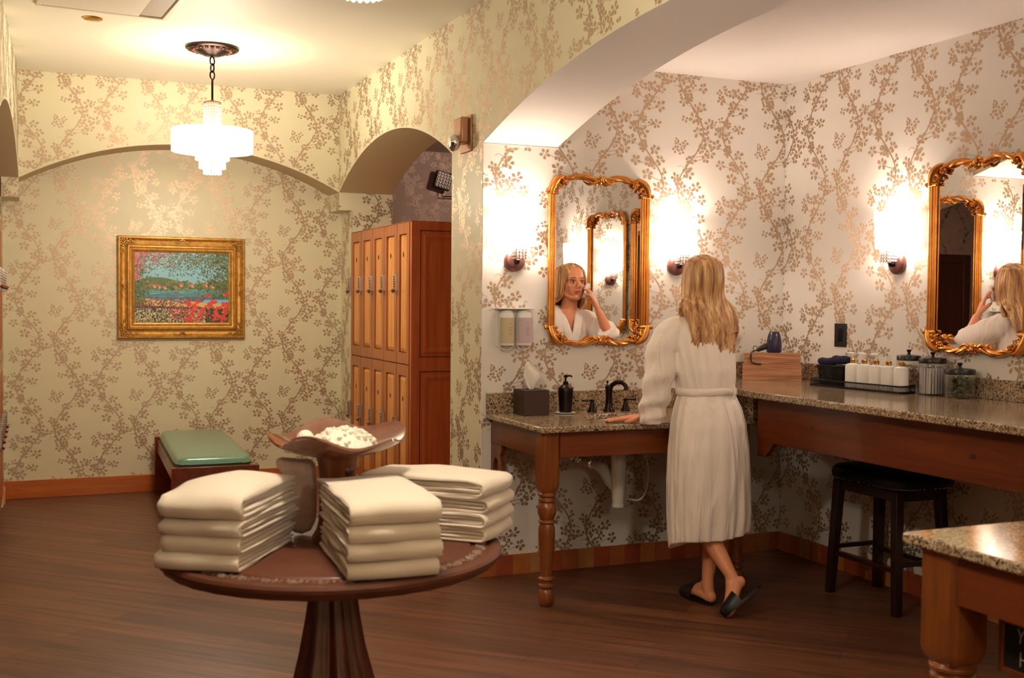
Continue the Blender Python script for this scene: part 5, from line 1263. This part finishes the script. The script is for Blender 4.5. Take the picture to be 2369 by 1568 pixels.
def hand(mb, M, curls, thumb, sp=.0, side=1):
    """x fingers, y toward the thumb (times side), z back of the hand"""
    T = lambda p: M @ Vector((p[0], p[1]*side, p[2]))
    ys = (.027, .009, -.009, -.026); ls = ((.040, .025, .021), (.044, .028, .022), (.041, .026, .021), (.032, .020, .019))
    mb.loft([[T((x, y0+w*math.cos(a), z+h_*math.sin(a))) for a in [2*PI*j/16 for j in range(16)]] for x, w, h_, y0, z in ((-.012, .024, .017, 0, 0), (.01, .028, .017, 0, 0), (.04, .036, .0165, .001, 0), (.07, .039, .0145, .001, 0), (.086, .037, .011, 0, 0))])
    for i, (y, l) in enumerate(zip(ys, ls)):
        x, z, a = .082-(.006 if i in (0, 3) else 0), 0, 0; dy = sp*(1.5-i)
        pts = [T((x-.03, y, z)), T((x, y, z))]; rr = [.011, .0098]
        for k, L in enumerate(l):
            a += curls[i][k]; x += L*math.cos(a); z -= L*math.sin(a); y += dy*L; pts.append(T((x, y, z))); rr.append((.0088, .0080, .0066)[k])
        mb.tube(pts, rr, 10); mb.ball(pts[-1], .0066, 8)
        for k in (1, 2, 3): mb.ball(pts[k], rr[k]*1.03, 8)
    pts = [T(p) for p in thumb]; mb.tube(pts, [.015, .0135, .0108, .0088][:len(pts)], 10); mb.ball(pts[-1], .0088, 8)
mb = MB()
h0 = lambda x, y, z: HD+Vector((x, y, z))
# head
mb.ball(h0(0, -.012, .030), (.074, .094, .088), 24); mb.ball(h0(0, .028, -.026), (.061, .064, .086), 24)
mb.ball(h0(0, .060, -.092), (.024, .024, .021), 14)
for s in (-1, 1):
    mb.tube([h0(s*.056, .0, -.045), h0(s*.045, .028, -.076), h0(s*.018, .058, -.098)], [.019, .018, .016], 10)
    mb.ball(h0(s*.040, .060, -.022), (.020, .020, .017), 12); mb.ball(h0(s*.0115, .1035, -.0305), (.0075, .0085, .0065), 8)
    mb.ball(h0(s*.077, -.008, -.008), (.007, .017, .028), 10)
    mb.tube([h0(s*.052, .066, .020), h0(s*.036, .083, .026), h0(s*.012, .090, .022)], [.006, .008, .007], 8)
mb.tube([h0(0, .088, .020), h0(0, .099, -.004), h0(0, .1125, -.026)], [.0075, .0085, .0105], 12)
mb.tube([h0(-.020, .080, -.056), h0(0, .088, -.054), h0(.020, .080, -.056)], [.006, .011, .006], 10)
mb.tube([h0(0, -.020, -.05), h0(0, -.028, -.12), h0(0, -.040, -.17), h0(0, -.055, -.21)], [.052, .050, .055, .075], 18)
# trunk
mb.loft([[(3.078+a*math.cos(q)+dx, cy+b*math.sin(q), z) for q in [2*PI*j/28 for j in range(28)]] for z, a, b, cy, dx in ((.80, .15, .10, 4.72, 0), (.92, .165, .115, 4.725, 0), (1.06, .118, .085, 4.75, 0), (1.20, .135, .092, 4.785, 0), (1.30, .150, .092, 4.805, .0), (1.38, .155, .075, 4.82, .0), (1.43, .10, .058, 4.832, .01), (1.46, .05, .045, 4.84, .02))])
# left arm down to the counter, hand flat, fingers to the left
mb.tube([(2.925, 4.82, 1.385), (2.86, 4.80, 1.26), (2.838, 4.80, 1.15), (2.835, 4.865, 1.04), (2.833, 4.925, .955), (2.828, 4.938, .927)], [.052, .045, .038, .036, .026, .023], 14)
dx_ = Vector((-.93, .36, -.06)).normalized(); dz_ = Vector((0.02, .0, 1)); dy_ = dz_.cross(dx_).normalized(); dz_ = dx_.cross(dy_).normalized()
ML = Matrix((dx_, dy_, dz_)).transposed().to_4x4(); ML.translation = Vector((2.815, 4.945, .918))
hand(mb, ML, [(.04, .05, .03), (.02, .06, .03), (.03, .05, .03), (.05, .06, .03)], [(.01, .022, -.002), (.035, .048, -.006), (.060, .062, -.010), (.080, .068, -.011)], .12, 1)
# right arm raised to the cheek
mb.tube([(3.235, 4.82, 1.395), (3.285, 4.88, 1.34), (3.325, 4.965, 1.275), (3.300, 4.985, 1.33), (3.262, 4.985, 1.41), (3.248, 4.982, 1.440)], [.052, .045, .040, .037, .027, .024], 14)
fx = Vector((-.36, -.06, .93)).normalized(); fz = Vector((.80, .60, .22)); fz = (fz-fx*fz.dot(fx)).normalized(); fy = fz.cross(fx).normalized()
MR = Matrix((fx, fy, fz)).transposed().to_4x4(); MR.translation = Vector((3.244, 4.979, 1.448))
hand(mb, MR, [(.15, .30, .2), (.12, .28, .2), (.18, .32, .25), (.3, .45, .35)], [(.012, .020, -.004), (.036, .040, -.016), (.060, .044, -.030), (.078, .036, -.040)], .10, 1 if fy.y < 0 else -1)
# legs
mb.tube([(3.155, 4.725, .86), (3.165, 4.74, .68), (3.160, 4.775, .47), (3.150, 4.760, .38), (3.115, 4.735, .24), (3.087, 4.718, .13), (3.082, 4.708, .085), (3.084, 4.694, .040)], [.085, .075, .055, .055, .043, .030, .030, .027], 16)
mb.tube([(3.085, 4.712, .11), (3.080, 4.755, .070), (3.076, 4.82, .045)], [.026, .030, .030], 14)
mb.tube([(3.010, 4.725, .86), (3.020, 4.73, .68), (3.040, 4.745, .47), (3.055, 4.705, .38), (3.078, 4.620, .28), (3.094, 4.540, .195), (3.102, 4.516, .160), (3.116, 4.492, .150)], [.085, .075, .055, .055, .045, .031, .030, .026], 16)
mb.tube([(3.096, 4.532, .175), (3.085, 4.505, .125), (3.062, 4.480, .075)], [.027, .030, .030], 14)
# standing foot
mb.tube([(3.084, 4.690, .035), (3.080, 4.730, .045), (3.076, 4.80, .045), (3.072, 4.87, .032), (3.070, 4.92, .022)], [.030, .034, .034, .036, .024], 14, flat=.8)
mb.ball((3.086, 4.684, .040), (.027, .028, .030), 12)
# crossing foot, heel up, toes on the floor
mb.tube([(3.112, 4.500, .150), (3.085, 4.490, .110), (3.058, 4.475, .065), (3.036, 4.460, .032), (3.02, 4.448, .020)], [.030, .033, .033, .030, .020], 14)
mb.ball((3.120, 4.487, .158), (.027, .026, .030), 12)
mb.xform(Matrix.Translation(-BASE))
person = remesh(mb, 'person', m_skin, .0042, 7)
person.location = BASE
tag(person, 'woman with long wavy blonde hair in a cream robe, leaning at the sink counter', 'person')
L0 = lambda p: Vector(p)-BASE
def child(mb, name, m, **kw):
    mb.xform(Matrix.Translation(-BASE)); return mb.build(name, m, person, **kw)
# face features
for s in (-1, 1):
    mb = MB(); mb.ball(h0(s*.031, .0765, .004), (.0135, .0105, .0075), 14); mb.ball(h0(s*.031, .0860, .004), (.0062, .0028, .0062), 12, 1); mb.ball(h0(s*.031, .0883, .004), (.003, .001, .003), 8, 2)
    child(mb, 'eye', [m_eye, m_iris, m_black])
    mb = MB(); mb.tube([h0(s*(.031+.0145*math.cos(a)), .083+.004*math.sin(a)-.004*abs(math.cos(a)), .004+.0085*math.sin(a)) for a in [PI*i/10 for i in range(11)]], .0022, 6); mb.tube([h0(s*(.031+.014*math.cos(a)), .082-.004*abs(math.cos(a)), .004-.0075*math.sin(a)) for a in [PI*i/8 for i in range(9)]], .0011, 6)
    child(mb, 'eyelashes', m_brow)
    mb = MB(); mb.tube([h0(s*.050, .0735, .024), h0(s*.040, .0845, .031), h0(s*.028, .0915, .032), h0(s*.015, .0955, .028)], [.0012, .0024, .0028, .0022], 6); child(mb, 'eyebrow', m_brow)
mb = MB(); mb.tube([h0(-.023, .0835, -.055), h0(-.012, .0925, -.0520), h0(-.004, .0955, -.0505), h0(0, .0953, -.0515), h0(.004, .0955, -.0505), h0(.012, .0925, -.0520), h0(.023, .0835, -.055)], [.001, .0034, .0042, .0036, .0042, .0034, .001], 8)
mb.tube([h0(-.022, .0830, -.0565), h0(-.010, .0925, -.0605), h0(0, .0955, -.0620), h0(.010, .0925, -.0605), h0(.022, .0830, -.0565)], [.001, .0042, .0052, .0042, .001], 8); child(mb, 'lips', m_lip)

# robe: trunk, skirt and two kimono sleeves grown into one cloth surface
def fold(a, z, k):
    n = noise.noise
    w = n(Vector((math.cos(a)*1.6+k, math.sin(a)*1.6, z*1.1)))*1.4
    f1 = math.sin(9*a+w*3+z*2.0); f2 = math.sin(17*a-w*2.5-z*3.1+k)
    return .5*max(f1, -.2)+.28*f2
mb = MB(); rings = []
spec = [(.335, 3.094, 4.722, .208, .146, .014), (.38, 3.094, 4.720, .212, .150, .015), (.47, 3.090, 4.716, .214, .154, .014), (.62, 3.084, 4.712, .214, .156, .012), (.78, 3.080, 4.712, .206, .156, .010), (.90, 3.079, 4.717, .192, .148, .009), (.98, 3.079, 4.727, .173, .135, .007), (1.03, 3.080, 4.738, .153, .120, .006), (1.062, 3.080, 4.745, .143, .113, .004), (1.10, 3.080, 4.750, .152, .121, .007), (1.17, 3.079, 4.763, .163, .126, .012), (1.25, 3.077, 4.785, .172, .125, .012), (1.32, 3.076, 4.803, .176, .117, .010), (1.375, 3.078, 4.818, .182, .100, .005), (1.41, 3.082, 4.826, .155, .084, .004), (1.435, 3.088, 4.832, .112, .070, .003), (1.452, 3.095, 4.836, .078, .060, .002)]
zs_ = []
for i in range(len(spec)-1):
    n = max(2, int((spec[i+1][0]-spec[i][0])/.02))
    for q in range(n): 
        u = q/n; zs_.append([spec[i][j]*(1-u)+spec[i+1][j]*u for j in range(6)])
zs_.append(list(spec[-1]))
for z, cx, cy, a_, b_, am in zs_:
    ring = []
    for j in range(160):
        q = 2*PI*j/160; f = 1+0
        d = am*fold(q, z, 1.3)
        # heavier gathered pleats on the left flank of the skirt
        if z < .95: d += .010*math.exp(-((q-PI*1.02)/.5)**2)*math.sin(34*q+z*6)*(1-z)
        sx = math.copysign(abs(math.cos(q))**.92, math.cos(q)); sy = math.copysign(abs(math.sin(q))**.92, math.sin(q))
        hem = 0
        if z < .50:
            k = (.50-z)/.165; hem = k*(.022*math.cos(q-PI*.80)+.006*math.sin(3*q)+(.040*math.exp(-((q-PI*.80)/.42)**2)))
        ring.append((cx+(a_+d)*sx, cy+(b_+d)*sy, z-hem))
    rings.append(ring)
mb.loft(rings)
def sleeve(mb, pts, k):
    rings = []; n = 46; P = [Vector(p[:3]) for p in pts]; segs = len(P)-1; prev = None
    for i in range(n+1):
        u = i/n*segs; a = min(int(u), segs-1); f = u-a; f2 = f*f*(3-2*f)
        c = P[a].lerp(P[a+1], f); r1 = pts[a][3]*(1-f2)+pts[a+1][3]*f2; r2 = pts[a][4]*(1-f2)+pts[a+1][4]*f2
        t_ = (P[min(a+1, segs)]-P[a]).normalized(); side = Vector((1, 0, 0)); side = (side-t_*side.dot(t_)).normalized()
        if prev is not None: side = (side*.5+prev*.5); side = (side-t_*side.dot(t_)).normalized()
        prev = side; bb = t_.cross(side); am = pts[a][5]*(1-f)+pts[a+1][5]*f
        ring = []
        for j in range(56):
            q = 2*PI*j/56; d = am*(math.sin(i*.62+2.2*math.sin(q+k)+k)*.6+.5*math.sin(5*q+i*.18+k))
            ring.append(c+side*((r1+d)*math.cos(q))+bb*((r2+d)*math.sin(q)))
        rings.append(ring)
    mb.loft(rings)
sleeve(mb, [(2.985, 4.826, 1.372, .068, .074, .002), (2.902, 4.820, 1.350, .070, .074, .004), (2.858, 4.812, 1.26, .070, .080, .007), (2.842, 4.806, 1.15, .072, .078, .009), (2.832, 4.812, 1.06, .073, .068, .010), (2.826, 4.826, .995, .072, .058, .012), (2.822, 4.832, .935, .068, .048, .010), (2.822, 4.832, .895, .055, .040, .006)], .5)
sleeve(mb, [(3.175, 4.826, 1.376, .068, .074, .002), (3.245, 4.832, 1.376, .074, .072, .003), (3.290, 4.872, 1.345, .076, .076, .006), (3.322, 4.945, 1.300, .076, .078, .006), (3.322, 4.985, 1.285, .072, .070, .006), (3.292, 5.000, 1.330, .064, .060, .004)], 2.1)
mb.xform(Matrix.Translation(-BASE))
robe = remesh(mb, 'robe', m_robe, .0062, 2, person)
# open the neckline in front so that skin shows in a V
bm = bmesh.new(); bm.from_mesh(robe.data)
kill = []
for f in bm.faces:
    c = f.calc_center_median()+BASE; h = c.z-1.235; x = c.x-3.095
    if c.y > 4.845 and h > 0 and abs(x) < h*.33 and c.z < 1.46 and abs(x) < .075: kill.append(f)
    if c.z > 1.425 and (c.x-3.10)**2+(c.y-4.845)**2 < .062**2: kill.append(f)
bmesh.ops.delete(bm, geom=list(set(kill)), context='FACES'); bm.to_mesh(robe.data); bm.free()
so = robe.modifiers.new('cloth', 'SOLIDIFY'); so.thickness = .005; so.offset = -1
mb = MB()
for s in (-1, 1):   # shawl collar
    pts = [(3.095-s*.020, 4.905, 1.10), (3.095+s*.004, 4.920, 1.22), (3.095+s*.030, 4.925, 1.31), (3.095+s*.052, 4.902, 1.385), (3.095+s*.066, 4.868, 1.437), (3.095+s*.062, 4.822, 1.462), (3.095+s*.030, 4.785, 1.468), (3.095, 4.776, 1.469)]
    mb.tube(pts, [.018, .024, .028, .028, .025, .022, .020, .020], 12, flat=.45, upv=(0, 1, .35))
child(mb, 'collar', m_robe, smooth=80)
mb = MB(); ring = [(3.080+.150*math.cos(q)*(1+0), 4.745+.120*math.sin(q), 1.062+.004*math.sin(2*q)) for q in [2*PI*j/64 for j in range(64)]]
mb.tube(ring, .0165, 10, closed=True, flat=.42, upv=(0, 0, 1)); 
mb2 = MB()
# flat band: wide in z, thin outward
rings = []
for dz, dr in ((-.019, .002), (-.016, .010), (0, .012), (.016, .010), (.019, .002), (.0, -.004)):
    rings.append([(3.080+(.149+dr)*math.cos(q), 4.745+(.119+dr)*math.sin(q), 1.062+dz+.003*math.sin(3*q)) for q in [2*PI*j/80 for j in range(80)]])
mb2.loft(rings+[rings[0]], True, False); child(mb2, 'belt', m_robe, smooth=80)
mb = MB()
for y0 in (4.6235,):   # belt loop at the back
    mb.tube([(3.170, 4.638, 1.025), (3.172, 4.630, 1.062), (3.170, 4.640, 1.10)], .006, 8)
child(mb, 'belt_loop', m_robe)
# slippers
def slipper(C, fwd, upv, L=.26, U=.135, UH=.046):
    f = Vector(fwd).normalized(); u = Vector(upv); u = (u-f*u.dot(f)).normalized(); s = f.cross(u)
    mb = MB(); P = lambda x, y, z: Vector(C)+f*x+s*y+u*z
    out = []
    for i in range(32):
        a = 2*PI*i/32; x = L/2*math.cos(a); w = (.043 if math.cos(a) > -.2 else .036)+.006*math.cos(a); out.append((x, w*math.copysign(abs(math.sin(a))**.8, math.sin(a))))
    mb.loft([[P(x, y, z) for x, y in out] for z in (0, .004, .011, .013)])
    rings = []
    for k in range(9):
        x = L/2*.985-U*k/8; w = .042*math.sqrt(max(0, 1-((x-.02)/(L/2-.014))**2))+.005; hh = .030+UH*(k/8)**.8
        rings.append([P(x, (w+.004)*math.cos(q), .010+hh*math.sin(q)**.8) for q in [PI*j/14 for j in range(15)]]+[P(x, (w+.001)*math.cos(q), .010+(hh-.004)*math.sin(q)**.8) for q in [PI-PI*j/14 for j in range(15)]])
    mb.loft(rings, True, True); return mb
mb = slipper((3.078, 4.800, .001), (-.03, 1, 0), (0, 0, 1)); child(mb, 'slipper', m_slip, smooth=50)
C2 = Vector((3.080, 4.440, .070)); mb = slipper((3.103, 4.434, .076), Vector((3.01, 4.452, .008))-Vector((3.165, 4.425, .125)), (-.50, .50, .70), .235, .105, .034); child(mb, 'slipper', m_slip, smooth=50)
# hair
mb = MB(); mb.ball(h0(0, -.026, .028), (.085, .103, .099), 36)
r = random.Random(21)
def catmull(P, n):
    out = []
    Q = [P[0]*2-P[1]]+P+[P[-1]*2-P[-2]]
    for i in range(1, len(Q)-2):
        for k in range(n):
            t_ = k/n; a, b, c, d = Q[i-1], Q[i], Q[i+1], Q[i+2]
            out.append(.5*((2*b)+(c-a)*t_+(2*a-5*b+4*c-d)*t_*t_+(3*b-a-3*c+d)*t_**3))
    out.append(P[-1]); return out
for k in range(560):
    ph = (r.random()*2-1)*2.25; ph = ph*(.75+.25*abs(ph)/2.25)   # 0 is the back of the head
    sx, sy = math.sin(ph), -math.cos(ph); ly = r.uniform(.0, 1)
    lay = .004+.020*ly
    top = h0(.012*(1 if ph > 0 else -1)*abs(sx)+r.uniform(-.004, .004), .028-.045*abs(math.cos(ph/2))*r.uniform(.2, 1), .117+.006*ly-.003*abs(sx))
    p1 = h0(sx*(.070+lay*.6), -.030+sy*(.068+lay*.5), .088); p2 = h0(sx*(.084+lay*.8), -.028+sy*(.092+lay*.7), .010); p3 = h0(sx*(.084+lay*1.1)-.003, -.035+sy*(.082+lay)*.9, -.085)
    endz = 1.085+.20*(abs(ph)/2.25)**1.3+r.uniform(-.03, .06)
    if r.random() < .25: endz += r.uniform(.02, .10)
    spread = .105 if endz > 1.30 else .085
    front = abs(ph) > 1.7
    # the mass of hair falls down the back and drifts slightly right in the view
    bx = 3.085+sx*spread*(1.05 if sx > 0 else 1.0)+r.uniform(-.02, .02)
    by = (4.690+.020*abs(sx)+r.uniform(-.012, .014)+(0 if not front else .07))
    p4 = Vector((3.098+sx*(.118+lay)+(.010 if sx > 0 else 0), (4.755+sy*.035) if not front else 4.80, 1.46)); 
    p5 = Vector(((bx*.5+p4.x*.5)+.008, 4.690+.03*abs(sx)+(.09 if front else 0)-lay*.6, 1.36)); p6 = Vector((bx, by-.012, (endz+1.30)/2 if endz < 1.26 else endz+.035)); p7 = Vector((bx*.55+3.085*.45, by-.008, endz))
    P = catmull([top, p1, p2, p3, p4, p5, p6, p7], 5); n = len(P); am = r.uniform(.008, .014); fq = r.uniform(17, 20); p0 = r.uniform(0, 6.28)*.35+(1.2 if sx > 0 else 0)
    out = []; rr = []; rad = r.uniform(.0036, .0076)
    for i, p in enumerate(P):
        u = i/(n-1); w = max(0, u-.36)/.64; out.append(p+Vector((am*w*math.sin(p.z*fq*2.3+p0)*2.0, am*.7*w*math.cos(p.z*fq*1.6+p0), 0))); rr.append(rad*(1 if u < .72 else max(.10, 1-(u-.72)/.29)))
    mb.tube(out, rr, 6, flat=.7)
child(mb, 'hair', m_hair, smooth=80)
# cleansing pad held to the cheek
mb = MB(); rings = []
c = Vector((3.180, 4.944, 1.572)); A = Vector((.32, -.10, .94)).normalized(); N_ = Vector((.72, .68, -.15)); N_ = (N_-A*N_.dot(A)).normalized(); B = A.cross(N_)
for k, s in enumerate((-.048, -.040, -.02, 0, .02, .036, .042)):
    w = (.012, .024, .030, .026, .030, .022, .008)[k]; rings.append([c+A*s*1.1+B*(w*math.cos(q)*(1+.15*math.sin(5*q+k)))+N_*(.013*math.sin(q)+.006*math.sin(3*q+2*k)) for q in [2*PI*j/18 for j in range(18)]])
mb.loft(rings); o = mb.build('tissue_pad', m_tissue, smooth=80, sub=1); tag(o, 'crumpled white tissue the woman holds to her cheek, seen in the mirror', 'tissue')
